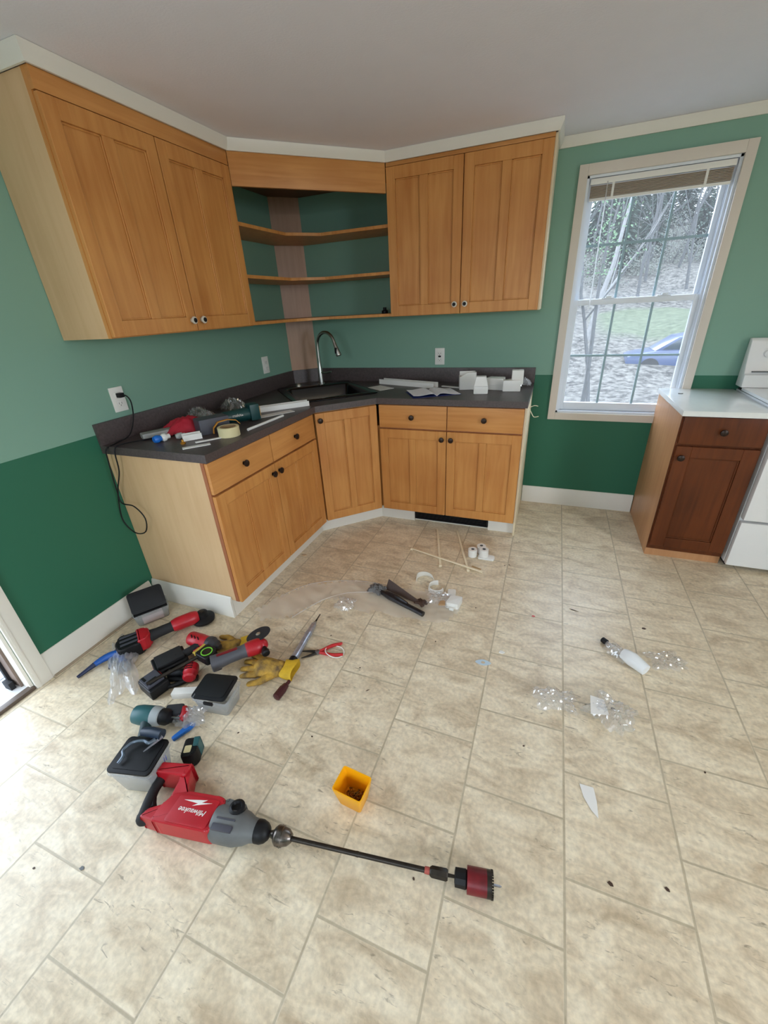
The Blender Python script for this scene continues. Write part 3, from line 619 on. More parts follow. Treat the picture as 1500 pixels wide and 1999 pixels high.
# trees
BARK = mat('grey_bark', (84, 84, 84), .9, var=.5, vscale=6, stretch=(4, 4, 1)); BIRCH = mat('pale_birch_bark', (124, 122, 120), .8, var=.25)
NEED = mat('evergreen_needles', (92, 108, 96), .9, var=.5, vscale=3); LEAF = mat('fresh_green_leaves', (84, 112, 76), .8, var=.3)
def branchy(rng, base, h, r, lean, depth, b):
    def grow(p, d, ln, rad, k):
        pts = [p]; q = p.copy(); dd = d.copy()
        for i in range(4): dd = (dd+Vector((rng.uniform(-.12, .12), rng.uniform(-.12, .12), rng.uniform(-.02, .08)))).normalized(); q = q+dd*ln/4; pts.append(q.copy())
        b.tube(pts, [rad*(1-.18*i) for i in range(5)], n=5, smooth=1)
        if k > 0:
            for i in range(4 if k > 1 else 4):
                s = pts[rng.choice((1, 2, 3, 4))]; nd = (dd+Vector((rng.uniform(-1, 1), rng.uniform(-1, 1), rng.uniform(-.2, .7)))).normalized(); grow(s, nd, ln*rng.uniform(.4, .6), rad*.4, k-1)
    grow(base, lean.normalized(), h, r, depth)
def bare_tree(x, y, h, seed, lean=(0, 0, 1), r=.14, m=None, label='', grp=None, name='bare_tree', depth=3):
    rng = random.Random(seed); z = ground_z(y)-.1; o = thing(name, label, 'tree', (x, y, z), group=grp)
    b = MB(); branchy(rng, Vector((0, 0, 0)), h, r, Vector(lean), depth, b); b.build('trunk_and_branches', m or BARK, o); return o
def conifer(x, y, h, seed, label, grp):
    rng = random.Random(seed); z = ground_z(y)-.1; o = thing('evergreen_tree', label, 'tree', (x, y, z), group=grp)
    MB().cyl((0, 0, 0), (0, 0, h*.97), .16, .02, n=8).build('trunk', BARK, o)
    t = bmesh.new(); lv = int(h*5)
    for k in range(lv):
        f = k/lv; zz = h*(.1+.9*f); rr = (1-f)**.8*h*.24+.12
        for j in range(26):
            a = rng.uniform(0, 6.28); L_ = rr*rng.uniform(.45, 1.2); dx_, dy_ = math.cos(a), math.sin(a); wd = .07+.10*(1-f)
            p0 = Vector((0, 0, zz)); p1 = Vector((dx_*L_, dy_*L_, zz-L_*rng.uniform(.1, .45))); sd = Vector((-dy_, dx_, 0))*wd; mid_ = (p0+p1)/2+Vector((0, 0, .1))
            vs = [t.verts.new(q) for q in (p0, mid_+sd, p1, mid_-sd)]; t.faces.new((vs[0], vs[1], vs[2])); t.faces.new((vs[0], vs[2], vs[3]))
    b = MB(); b._add(t); b.build('foliage', NEED, o); return o
for i, (x, y, h) in enumerate([(6.4, 42, 6.2), (8.9, 46, 6.5), (12.8, 47, 5.4), (4.6, 50, 7), (7.6, 54, 7.5), (15.5, 52, 6.5), (11.0, 58, 8), (5.6, 60, 8), (9.4, 62, 9), (13.6, 60, 8), (17.8, 62, 9), (7.2, 66, 9)]):
    conifer(x, y, h, i+3, 'dark evergreen tree on the wooded hill outside the window', 'evergreens on the hill')
for i, (x, y, h) in enumerate([(5.6, 36, 9), (8.0, 38, 10), (10.6, 41, 9), (4.2, 44, 10), (9.8, 52, 11), (13.5, 49, 10), (6.6, 58, 11), (12.0, 62, 12), (16.6, 60, 12), (3.4, 33, 8), (7.0, 33, 7), (9.0, 44, 9), (11.6, 46, 9), (7.4, 48, 10), (14.6, 56, 11), (5.0, 39, 8), (10.2, 35, 6), (12.4, 40, 8)]):
    bare_tree(x, y, h, 50+i, label='bare grey tree on the wooded hill outside the window', grp='bare trees on the hill', r=.11)
bare_tree(3.35, 19, 6.5, 5, lean=(.12, 0, 1), r=.14, m=BIRCH, label='pale leaning birch trunk in the yard, near the left edge of the window', name='birch_tree', depth=2)
bare_tree(3.1, 9.5, 5.0, 12, lean=(-.15, 0, 1), r=.06, label='slim bare tree close to the window with thin crooked branches', depth=3)
def bush(x, y, r, seed, label):
    rng = random.Random(seed); o = thing('wild_bush', label, 'bush', (x, y, ground_z(y)-.1), group='bushes on the hill'); t = bmesh.new()
    for i in range(900):
        p = Vector((rng.gauss(0, .42), rng.gauss(0, .42), abs(rng.gauss(0, .5))))*r; s1 = Vector((rng.uniform(-1, 1), rng.uniform(-1, 1), rng.uniform(-1, 1))).normalized()*.09; s2 = s1.orthogonal().normalized()*.05
        t.faces.new([t.verts.new(q) for q in (p-s1, p+s2, p+s1, p-s2)])
    b = MB(); b._add(t); b.build('foliage', mat('dull_brush', (104, 106, 96), .9, var=.4), o)
    b = MB()
    for i in range(6): b.tube([(0, 0, 0), (rng.uniform(-.5, .5)*r, rng.uniform(-.5, .5)*r, r*.9)], [.03, .008], n=5, smooth=1)
    b.build('stems', BARK, o)
for i, (x, y, r) in enumerate([(5.0, 37, 1.6), (7.8, 40, 1.9), (10.4, 43, 2.2), (12.9, 44, 2.0), (15.0, 48, 2.2), (6.2, 47, 2.4), (9.2, 50, 2.6), (12.0, 53, 2.6), (4.3, 42, 2.0), (16.4, 56, 2.8)]):
    bush(x, y, r, 70+i, 'dull leafless bush on the wooded hill outside the window')
lt = thing('leafy_sapling', 'young tree with fresh green leaves at the upper left of the window view', 'tree', (2.55, 5.2, ground_z(5.2)))
rg = random.Random(4); b = MB(); b.tube([(0, 0, 0), (.05, 0, 1.6), (.0, 0, 3.2), (.1, 0, 4.2)], [.04, .035, .025, .01], n=6); b.build('trunk', BARK, lt)
t = bmesh.new()
for i in range(420):
    p = Vector((rg.gauss(.05, .2), rg.gauss(0, .25), rg.uniform(3.2, 5.0))); s1 = Vector((rg.uniform(-1, 1), rg.uniform(-1, 1), rg.uniform(-1, 1))).normalized()*.026; s2 = s1.orthogonal().normalized()*.016
    t.faces.new([t.verts.new(q) for q in (p-s1, p+s2, p+s1, p-s2)])
b = MB(); b._add(t); b.build('leaves', LEAF, lt)

# ------------------------------------------------------------------ things on the left counter
Z = CH + .0005
def blob_mesh(pts_r, name, m, parent=None, voxel=.004, sm=4, disp=0, seed=0, loc=None, rot=0, flatten=None):
    """pts_r: list of (p0, p1, r0, r1) capsules fused into one skin"""
    b = MB()
    for p0, p1, r0, r1 in pts_r:
        p0, p1 = Vector(p0), Vector(p1); b.tube([p0, (p0+p1)/2, p1], [r0, (r0+r1)/2, r1], n=12, smooth=2).ball(p0, r0, n=12).ball(p1, r1, n=12)
    o = b.build(name, m, parent, loc=loc, rot=rot)
    md = o.modifiers.new('r', 'REMESH'); md.mode = 'VOXEL'; md.voxel_size = voxel; md.use_smooth_shade = True
    md = o.modifiers.new('s', 'SMOOTH'); md.iterations = sm; md.factor = .6
    if disp:
        tx = bpy.data.textures.new(name, 'CLOUDS'); tx.noise_scale = .018; md = o.modifiers.new('d', 'DISPLACE'); md.texture = tx; md.strength = disp; md.mid_level = .5
    dg = bpy.context.evaluated_depsgraph_get(); me = bpy.data.meshes.new_from_object(o.evaluated_get(dg)); o.modifiers.clear()
    if flatten is not None:
        for v in me.vertices: v.co.z = max(v.co.z, flatten)
    o.data = me; me.shade_smooth(); return o
def crumple(name, m, cx, cy, z, w_, h_, amp, seed, rot=0, n=22, parent=None, outline=None, dome=0, th=.0):
    """creased sheet of film lying on a surface"""
    rg = random.Random(seed); t = bmesh.new(); V = {}
    cr = [(Vector((rg.uniform(-1, 1), rg.uniform(-1, 1))).normalized(), rg.uniform(-.5, .5), rg.uniform(.3, 1), rg.uniform(4, 11)) for _ in range(7)]
    for i in range(n+1):
        for j in range(n+1):
            a, c_ = i/n*2-1, j/n*2-1; p = Vector((a, c_)); k = 0
            for d, o_, am, fr in cr: s_ = (p.dot(d)-o_)*fr; k += am*(abs((s_ % 2)-1))
            edge = max(abs(a), abs(c_)); wob = 1+.13*math.sin(5*math.atan2(c_, a)+seed)+.07*math.sin(11*math.atan2(c_, a)+2*seed)
            zz = amp*(k/3.2)*(.4+.6*(1-edge**4))+dome*(1-edge**2)+rg.uniform(0, amp*.25)
            V[i, j] = t.verts.new((a*w_/2*wob, c_*h_/2*wob, zz+.001))
    for i in range(n):
        for j in range(n):
            if outline and not outline((i+.5)/n*2-1, (j+.5)/n*2-1): continue
            t.faces.new((V[i, j], V[i+1, j], V[i+1, j+1], V[i, j+1]))
    bmesh.ops.delete(t, geom=[v for v in t.verts if not v.link_faces], context='VERTS')
    b = MB(); b._add(t); o = b.build(name, m, parent, smooth=180 if th else 20, loc=(cx, cy, z), rot=rot); return o

# red wrapped bundle with a grey board sticking out
o = thing('tool_pouch', 'red fabric tool pouch on the left counter with a pale grey sleeve', 'pouch', (.24, -1.555, Z), R(62))
crumple('pouch_body', mat('crimson_fabric', (176, 28, 48), .7, bump=.4), 0, 0, .0, .21, .15, .012, 3, parent=o, dome=.06, th=1)
MB().box(-.225, -.08, -.03, .03, .004, .03, .006).build('sleeve', mat('pale_grey_plastic', (150, 150, 146), .5), o)
tag(crumple('plastic_wrap', SMOKY, .30, -1.475, Z+.03, .10, .08, .03, 8, dome=.02), 'clear crumpled plastic wrap over the red pouch on the left counter', 'wrap')
tag(crumple('plastic_wrap', SMOKY, .13, -1.36, Z, .12, .10, .04, 11, dome=.03), 'crumpled clear wrap against the backsplash behind the red pouch', 'wrap')
tag(crumple('plastic_wrap', SMOKY, .19, -1.13, Z, .13, .09, .045, 15, dome=.03), 'grey crumpled film bag behind the teal tool on the counter', 'bag')
# dark grey box
MBX = MB().box(-.075, .075, -.045, .045, 0, .075, .005); tag(MBX.build('tool_case', DGREY, loc=(.40, -1.55, Z), rot=R(62)), 'dark slate grey box between the red pouch and the tape roll', 'box')
bm_ = MB().box(-.075, .075, -.02, .02, 0, .01, .003); o = bm_.build('black_strip', BLACK, loc=(.30, -1.53, Z+.0), rot=R(62)); tag(o, 'black bar lying behind the slate grey box on the counter', 'bar')
# small connectors
o = thing('pipe_fitting', 'blue and white pipe fitting at the near end of the left counter', 'fitting', (.27, -1.76, Z), R(75))
MB().lathe((-.035, 0, .018), (1, 0, .018), [(0, .014), (.01, .018), (.022, .018), (.024, .013), (.036, .013)], 14).lathe((-.005, .02, .014), (.5, .7, .014), [(0, .01), (.022, .012)], 12).build('blue_body', BLUE2, o)
MB().lathe((.002, 0, .018), (1, 0, .018), [(0, .013), (.008, .019), (.02, .019), (.024, .012), (.04, .012)], 14).build('white_collar', WPLAS, o)
tag(MB().lathe((-.02, 0, .016), (1, 0, .016), [(0, .01), (.012, .015), (.03, .015), (.034, .01), (.044, .01)], 14).build('hose_coupling', mat('pale_grey_rubber', (168, 168, 164), .5), loc=(.33, -1.70, Z), rot=R(60)), 'pale grey coupling lying between the blue fitting and the grey box', 'fitting')
tag(MB().lathe((0, 0, 0), (0, 0, 1), [(0, .012), (.006, .013), (.01, .006), (.02, .005)], 6).build('brass_nut', mat('orange_brass', (200, 140, 50), .35, metal=.6), loc=(.41, -1.765, Z)), 'small orange brass nut at the front of the left counter', 'nut')
# white channels and slats
def channel(name, L_, w_, h_, t_=.002, m=WPLAS): return MB().box(0, L_, -w_/2, w_/2, 0, t_).box(0, L_, -w_/2, -w_/2+t_, t_, h_).box(0, L_, w_/2-t_, w_/2, t_, h_)
tag(channel('c', .085, .045, .028, .003).build('cable_channel_piece', WPLAS, loc=(.37, -1.725, Z+.001), rot=R(52)), 'short white U channel piece in front of the slate grey box', 'channel')
tag(MB().box(0, .12, -.015, .015, 0, .003, .001).build('white_plastic_strip', WPLAS, loc=(.47, -1.83, Z), rot=R(50)), 'white plastic slat nearest the counter edge on the left counter', 'slat')
tag(MB().box(0, .15, -.009, .009, 0, .004, .001).build('white_plastic_strip', WPLAS, loc=(.46, -1.74, Z), rot=R(55)), 'narrow white plastic slat beside the slate grey box', 'slat')
tag(channel('c', .34, .05, .03, .003).build('white_duct_channel', WPLAS, loc=(.345, -1.15, Z), rot=R(46)), 'long white U channel on the left counter pointing at the sink', 'channel')
tag(MB().box(0, .24, -.03, .03, 0, .002).build('white_flat_strip', PAPER, loc=(.44, -1.27, Z), rot=R(58)), 'flat pale strip under the long white channel on the left counter', 'strip')
tag(MB().tube([(0, 0, .007), (.15, 0, .007), (.30, 0, .007)], .007, smooth=1).build('white_rod', WPLAS, loc=(.585, -1.51, Z), rot=R(88)), 'white round rod along the front edge of the left counter', 'rod')
# teal cordless tool on the counter
o = thing('cordless_tool', 'dark teal cordless tool with tan end lying on the left counter', 'power tool', (.42, -1.36, Z), R(58))
MB().lathe((-.10, 0, .038), (1, 0, .038), [(0, .022), (.01, .03), (.08, .033), (.13, .036), (.15, .034)], 20).build('motor_body', DTEAL, o)
MB().box(.05, .105, -.04, .04, .002, .09, .012).build('head', DTEAL, o)
MB().box(.104, .112, -.028, .028, .02, .075, .004).build('tan_end', mat('tan_plate', (206, 160, 96), .5), o)
MB().tube([(-.09, 0, .04), (-.15, .01, .036), (-.19, .02, .026)], [.026, .02, .022], n=12).build('handle', GREY, o)
def text(s, size, m, parent, mtx, name='lettering', ext=.0006, shear=0):
    cu = bpy.data.curves.new(name, 'FONT'); cu.body = s; cu.size = size; cu.extrude = ext; cu.shear = shear; cu.align_x = 'CENTER'; cu.align_y = 'CENTER'
    o = bpy.data.objects.new(name, cu); COL.objects.link(o); dg = bpy.context.evaluated_depsgraph_get()
    me = bpy.data.meshes.new_from_object(o.evaluated_get(dg)); bpy.data.objects.remove(o); o = bpy.data.objects.new(name, me); me.materials.append(m); COL.objects.link(o)
    o.parent = parent; o.matrix_local = mtx; return o
text('makita', .022, WPLAS, o, Matrix.Translation((-.02, -.033, .046)) @ Matrix.Rotation(R(62), 4, 'X'), shear=.2)
# masking tape and strap
t_ = thing('masking_tape_roll', 'cream roll of masking tape on the left counter beside the slate grey box', 'tape', (.545, -1.60, Z))
MB().lathe((0, 0, 0), (0, 0, 1), [(0, .038), (0, .05), (.001, .051), (.045, .051), (.046, .05), (.046, .038), (0, .038)], 32, cap=False).build('tape', MASK, t_)
MB().lathe((0, 0, .0005), (0, 0, 1), [(0, .0355), (0, .038), (.0455, .038), (.0455, .0355), (0, .0355)], 32, cap=False).build('core', mat('brown_card_core', (150, 120, 84), .8), t_)
st = MB()
pts = [(-.06, 0, .004), (-.055, .0, .03), (-.03, .0, .055), (.02, 0, .06), (.06, .0, .05), (.075, .0, .03)]
for a, c_ in zip(pts, pts[1:]): 
    a, c_ = Vector(a), Vector(c_); d = c_-a; an = math.atan2(d.z, d.x); st.box(-.001, d.length+.001, -.009, .009, -.0015, .0015, xf=Matrix.Translation(a) @ Matrix.Rotation(-an, 4, 'Y'))
tag(st.build('orange_strap', ORANGE, loc=(.475, -1.545, Z), rot=R(55)), 'curled orange strap behind the cream tape roll', 'strap')
# ------------------------------------------------------------------ things on the right counter
tag(channel('c', .50, .06, .035, .003).build('white_duct_channel', WPLAS, loc=(.765, -.10, Z), rot=R(-19)), 'long white U channel lying along the backsplash left of the booklet', 'channel')
tag(MB().box(-.09, .09, -.06, .06, 0, .0015).build('paper_sheet', PAPER, loc=(.83, -.30, Z), rot=R(-35)), 'folded paper sheet left of the open booklet', 'paper')
bk = thing('open_booklet', 'open printed booklet with a blue cover near the front of the right counter', 'booklet', (1.265, -.45, Z), R(30))
MB().box(-.16, .16, -.115, .115, 0, .0012).build('cover', NAVY, bk)
for s_ in (-1, 1):
    t = bmesh.new(); n = 8; rows = []
    for i in range(n+1):
        f = i/n; z = .002+.016*math.sin(math.pi*min(1, f*1.3)**.6)*(1-f*.6) + (.012*f if s_ < 0 else 0)
        rows.append([t.verts.new((s_*.155*f, yy_, z)) for yy_ in (-.111, .111)])
    for a, c_ in zip(rows, rows[1:]): t.faces.new((a[0], a[1], c_[1], c_[0]))
    thick(t, .0015)
    b = MB(); b._add(t); b.build('page', PRINT, bk)
def elbow(name, lx, ly, hz, loc_, rot_, label, kind=0):
    o = thing(name, label, 'duct fitting', loc_, rot_, 'white duct fittings on the right counter')
    if kind == 0: # open ended wedge cover
        b = MB(); t = .003
        b.poly([(-lx/2, -ly/2), (lx/2, -ly/2), (lx*.42, ly/2), (-lx*.42, ly/2)], 0, hz, .006); b.build('cover', WPLAS, o)
        MB().box(-lx*.52, lx*.52, -ly*.52, ly*.52, hz*.45, hz*.5, .002).build('seam', WPLAS, o)
    elif kind == 1: # tapered cap standing up
        MB().poly([(-lx/2, -ly/2), (lx/2, -ly/2), (lx/2, ly/2), (-lx/2, ly/2)], 0, hz*.45, .008).build('collar', WPLAS, o)
        t = bmesh.new(); lo_ = [(-lx*.48, -ly*.48), (lx*.48, -ly*.48), (lx*.48, ly*.48), (-lx*.48, ly*.48)]
        A_ = [t.verts.new((*p, hz*.45)) for p in lo_]; B_ = [t.verts.new((p[0]*.68, p[1]*.68, hz)) for p in lo_]
        for i in range(4): t.faces.new((A_[i], A_[(i+1) % 4], B_[(i+1) % 4], B_[i]))
        t.faces.new(B_); b = MB(); b._add(t); b.build('cap', WPLAS, o)
    else: # elbow: two arms at a right angle
        t_ = .003; b = MB(); b.poly([(-lx/2, -ly/2), (lx/2, -ly/2), (lx/2, ly/2), (0, ly/2), (-lx/2, 0)], 0, hz*.55, .007).build('lower_arm', WPLAS, o)
        MB().box(-.004, lx*.62, -ly*.1, ly*.55, hz*.3, hz, .006).build('upper_arm', WPLAS, o)
    return o
o = thing('duct_elbow', 'white open-topped duct elbow, the leftmost fitting on the right counter', 'duct fitting', (1.46, -.27, Z), R(15), 'white duct fittings on the right counter')
b = MB(); b.box(-.055, .055, -.04, .04, 0, .003).box(-.055, -.051, -.04, .04, .003, .085, .001).box(.051, .055, -.04, .04, .003, .11, .001).box(-.051, .051, .036, .04, .003, .11, .001)
b.poly([(-.055, .003), (.055, .003), (.055, .11), (.0, .11), (-.055, .08)], 0, .004, xf=Matrix(((1, 0, 0, 0), (0, 0, 1, -.04), (0, 1, 0, 0), (0, 0, 0, 1)))); b.build('shell', WPLAS, o)
elbow('duct_end_cap', .09, .075, .105, (1.575, -.42, Z), R(8), 'white tapered duct cap standing nearest the counter front', 1)
elbow('duct_coupling', .12, .08, .075, (1.65, -.27, Z), R(-10), 'low white duct coupling between the tapered cap and the elbow', 0)
elbow('duct_elbow', .11, .09, .125, (1.755, -.31, Z), R(5), 'white two-armed duct elbow, the rightmost large fitting on the right counter', 2)
tag(crumple('film_scrap', CLEAR, 1.82, -.18, Z, .09, .07, .03, 31, dome=.02), 'scrap of clear film behind the rightmost duct elbow', 'film')
tag(MB().box(0, .3, -.012, .012, 0, .006, .002).build('white_strap', WPLAS, loc=(1.27, -.20, Z), rot=R(-22)), 'narrow white strip running from the long channel to the duct fittings', 'strip')
# ------------------------------------------------------------------ hammer drill with extension and hole saw
def rpoly(pts, r=.008, k=3):
    # rounds the corners of a polygon
    out = []; n = len(pts)
    for i in range(n):
        p = Vector(pts[i]); a = Vector(pts[i-1]); c_ = Vector(pts[(i+1) % n]); da = (a-p); dc = (c_-p); q = min(r, da.length*.45, dc.length*.45)
        s_, e_ = p+da.normalized()*q, p+dc.normalized()*q
        for j in range(k+1): t = j/k; out.append(tuple((1-t)**2*s_+2*t*(1-t)*p+t*t*e_))
    return out
o = thing('rotary_hammer_drill', 'large red and grey cordless drill on the floor with long rod and hole saw', 'power tool', (.97, -2.76, 0), R(10))
b = MB(); b.poly(rpoly([(.03, -.035), (.225, -.035), (.245, .0), (.235, .058), (.215, .066), (.105, .064), (.056, .05), (.034, .008)], .012, 3), .014, .088, .009, seg=3)
b.poly(rpoly([(-.012, -.030), (.06, -.035), (.06, .02), (.036, .014), (.0, -.004)], .008), .018, .084, .006, seg=2)
b.poly(rpoly([(.050, .035), (.112, .05), (.084, .080), (.064, .13), (.03, .125), (.046, .085)], .006), .016, .0865, .006, seg=2)
b.poly(rpoly([(-.046, .094), (.06, .098), (.064, .14), (-.044, .13)], .008), .006, .096, .009, seg=3)
shell = b.build('motor_housing', RED, o)
MB().poly(rpoly([(.075, -.03), (.215, -.03), (.222, .05), (.085, .05)], .01), .086, .0915, .003).build('side_cover', RED, shell)
MB().tube([(-.042, .098, .05), (-.040, .06, .05), (-.030, .022, .05), (-.018, -.012, .05)], [.017, .016, .018, .02], n=16).ball((-.016, -.018, .05), .022, n=14).build('grip', RUBBER, o)
MB().tube([(-.006, .012, .05), (-.016, .026, .05), (-.022, .040, .05)], [.012, .010, .007], n=10).build('trigger', BLACK, o)
b = MB(); b.lathe((.222, .009, .052), (1, .009, .052), [(0, .046), (.01, .05), (.07, .05), (.1, .042), (.118, .033), (.135, .03)], 28).poly(rpoly([(.225, .03), (.30, .028), (.30, .062), (.235, .066)], .01), .03, .085, .01)
gh = b.build('gear_housing', GREY, o)
MB().box(.235, .30, -.03, -.012, .094, .1015, .003).box(.24, .30, .0, .004, .1, .1035, .001).build('vent_rib', DGREY, gh)
MB().lathe((.285, .036, .07), (.285, .05, .2), [(0, .024), (.03, .024), (.034, .016), (.026, .012)], 20).build('mode_dial', BLACK, gh)
b = MB(); b.lathe((.352, .009, .052), (1, .009, .0515), [(0, .026), (.006, .031), (.02, .031), (.034, .026), (.043, .018), (.046, .012)], 20).build('tool_collar', BLACK, o)
b = MB(); b.lathe((.398, .009, .0515), (1, .0085, .049), [(0, .008), (.012, .012), (.016, .019), (.024, .0265), (.029, .0275), (.043, .0275), (.045, .025), (.060, .021), (.070, .012)], 20)
ch = b.build('key_chuck', mat('worn_chuck_steel', (120, 112, 106), .3, metal=.9, var=.5, vscale=60), o)
b = MB()
for i in range(12): a = 2*math.pi*i/12; b.ball((.434, .009+math.cos(a)*.0268, .05+math.sin(a)*.0268), .0022, n=6)
b.build('chuck_tooth', DSTEEL, ch)
MB().tube([(.468, .0088, .049), (.68, .008, .041), (.90, .007, .033)], .0068, n=12, smooth=1).lathe((.665, .008, .0416), (1.665, .008, .0036), [(0, .0074), (.008, .0074)], 12).build('extension_rod', DSTEEL, o)
MB().lathe((.862, .0073, .0345), (1.862, .0073, -.003), [(0, .0085), (.012, .009), (.016, .007)], 14).build('red_ring', mat('faded_red_ring', (170, 80, 70), .5), o)
MB().lathe((.876, .0072, .034), (1.876, .0072, .0), [(0, .01), (.006, .0145), (.045, .0155), (.05, .013)], 8).lathe((.925, .007, .033), (1.9, .007, .032), [(0, .005), (.02, .004)], 8).build('hex_coupling', DSTEEL, o)
hs = MB().lathe((.944, .007, .032), (1.944, .007, .0305), [(0, .012), (.002, .022), (.03, .023), (.034, .02)], 10).build('saw_arbor', BLACK, o)
b = MB(); b.lathe((.978, .007, .0318), (1.978, .007, .031), [(0, .004), (0, .031), (.052, .0312), (.052, .029), (.004, .029), (.004, .004)], 36, cap=False)
cup = b.build('hole_saw', DRED, o)
b = MB(); b.lathe((1.03, .007, .0315), (2.03, .007, .031), [(0, .0313), (.012, .0313), (.012, .0285), (0, .0285)], 36, cap=False)
for i in range(30):
    a = 2*math.pi*i/30; y, z = .007+math.cos(a)*.03, .0312+math.sin(a)*.03
    b.box(1.041, 1.047, y-.0017, y+.0017, max(.0008, z-.0017), z+.0017)
b.build('saw_tooth', DSTEEL, cup)
MB().lathe((.94, .007, .0315), (1.94, .007, .031), [(0, .0035), (.125, .003), (.13, .0005)], 8).build('pilot_bit', STEEL, hs)
text('Milwaukee', .0215, WPLAS, shell, Matrix.Translation((.15, .008, .0917)) @ Matrix.Rotation(R(180), 4, 'Z'), shear=.35)
MB().poly([(.105, .034), (.18, .044), (.165, .034), (.2, .038), (.14, .022), (.155, .031)], .0913, .0921).build('bolt_mark', WPLAS, shell)
# ------------------------------------------------------------------ yellow bin with screws
o = thing('parts_bin', 'small yellow plastic bin with loose screws on the floor', 'bin', (1.545, -2.488, 0), R(-4))
def tub(cx_, cy_, wb, db, wt, dt, h, t_, r, name, m, parent, xf=None, lip=0):
    def rr(w2, d2, r2):
        out = []
        for (x, y, st) in ((w2/2-r2, d2/2-r2, 0), (-w2/2+r2, d2/2-r2, 90), (-w2/2+r2, -d2/2+r2, 180), (w2/2-r2, -d2/2+r2, 270)):
            for i in range(5): a = R(st+22.5*i); out.append((cx_+x+r2*math.cos(a), cy_+y+r2*math.sin(a)))
        return out
    L_ = [(rr(wb-.01, db-.01, r), .0), (rr(wb, db, r), .004), (rr(wt, dt, r), h-.006)]
    if lip: L_ += [(rr(wt+lip, dt+lip, r), h-.006), (rr(wt+lip, dt+lip, r), h)]
    L_ += [(rr(wt, dt, r), h), (rr(wt-2*t_, dt-2*t_, r*.8), h), (rr(wb-2*t_, db-2*t_, r*.8), t_+.003)]
    tm = bmesh.new(); rs = [[tm.verts.new((p[0], p[1], z)) for p in lp] for lp, z in L_]
    for q, w2 in zip(rs, rs[1:]):
        for i in range(len(q)): tm.faces.new((q[i], q[(i+1) % len(q)], w2[(i+1) % len(q)], w2[i]))
    tm.faces.new(rs[-1]); tm.faces.new(rs[0][::-1]); bmesh.ops.recalc_face_normals(tm, faces=tm.faces[:])
    b = MB(); b._add(tm, xf); return b.build(name, m, parent, smooth=50)
tub(0, 0, .078, .06, .104, .082, .09, .003, .008, 'tray', YELLOW, o)
MB().box(-.03, .03, -.0415, -.0395, .055, .072, .0008, xf=Matrix.Rotation(R(-4), 4, 'X')).build('label_slot', YELLOW, o)
rg = random.Random(11); sm_ = MB().lathe((-.012, 0, 0), (1, 0, 0), [(0, .0005), (.001, .004), (.004, .002), (.022, .0019), (.026, .0003)], 8)
src = sm_.build('screw', BRASS); first = True
for i in range(34):
    s2 = src if first else src.copy()
    if not first: COL.objects.link(s2)
    first = False; k = i//12
    s2.location = (1.545+rg.uniform(-.02, .02), -2.488+rg.uniform(-.013, .013), .010+.006*k+rg.uniform(0, .003)); s2.rotation_euler = (rg.uniform(0, 3), rg.uniform(-.25, .25), rg.uniform(0, 6.28))
    tag(s2, 'small brassy screw lying at the bottom of the yellow bin', 'screw', 'screws in the yellow bin')

# ------------------------------------------------------------------ storage tubs with black lids
def lid(parent, w_, d_, mtx, name='lid', flap=True):
    b = MB(mtx); b.poly(rpoly([(-w_/2, -d_/2), (w_/2, -d_/2), (w_/2, d_/2), (-w_/2, d_/2)], .018, 5), 0, .008, .003)
    b.poly(rpoly([(-w_/2+.012, -d_/2+.012), (w_/2-.012, -d_/2+.012), (w_/2-.012, d_/2-.012), (-w_/2+.012, d_/2-.012)], .014, 5), .007, .010, .001)
    o_ = b.build(name, BLACK, parent)
    return o_
o = thing('storage_tub', 'clear tub with raised black lid in the corner by the left baseboard', 'tub', (.125, -2.015, 0), R(56))
tub(0, 0, .15, .09, .17, .105, .075, .002, .014, 'tub_body', TUB, o, lip=.006)
ld_ = lid(o, .165, .115, Matrix.Translation((0, -.05, .082)) @ Matrix.Rotation(R(54), 4, 'X') @ Matrix.Translation((0, .06, 0)))
MB().box(-.08, .08, -.058, -.028, .076, .084, .003).build('front_flap', BLACK, o)
MB().box(-.05, .05, -.045, .03, .006, .05, .004).build('paper_label', mat('pink_white_paper', (226, 200, 196), .7), o)
o = thing('storage_tub', 'clear tub with dull black lid next to the yellow work glove', 'tub', (.865, -2.338, 0), R(8))
tub(0, 0, .13, .095, .155, .112, .082, .002, .014, 'tub_body', TUB, o, lip=.006)
lid(o, .158, .118, Matrix.Translation((-.012, .01, .0825)) @ Matrix.Rotation(R(-5), 4, 'Y') @ Matrix.Rotation(R(4), 4, 'X'))
MB().box(-.02, .02, -.064, -.056, .07, .083, .002).build('latch', BLACK, o)
o = thing('storage_tub', 'clear tub with black lid and grey hook, right behind the large red drill', 'tub', (.83, -2.664, 0), R(14))
tub(0, 0, .125, .095, .152, .122, .112, .002, .016, 'tub_body', TUB, o, lip=.007)
lid(o, .156, .126, Matrix.Translation((-.004, .004, .113)))
text('//', .03, mat('blue_marker_ink', (60, 70, 190), .6), o, Matrix.Translation((.074, .02, .085)) @ Matrix.Rotation(R(90), 4, 'Z') @ Matrix.Rotation(R(80), 4, 'X'), name='ink_mark')
hk = MB().tube([(-.045, -.04, .0), (-.04, -.018, .006), (-.052, .0, .008), (-.035, .028, .01), (.0, .036, .01), (.022, .03, .01), (.035, .045, .006)], [.005, .0055, .005, .005, .005, .006, .008], n=10, smooth=4)
tag(hk.build('clamp_hook', mat('steel_grey_hook', (96, 108, 120), .35, metal=.5), loc=(.828, -2.66, .132), rot=R(14)), 'curved steel grey hook lying on the black lid behind the large red drill', 'hook')
o = thing('compact_impact_driver', 'dark blue and teal driver lying on the black lid behind the red drill', 'power tool', (.845, -2.60, .126), R(10))
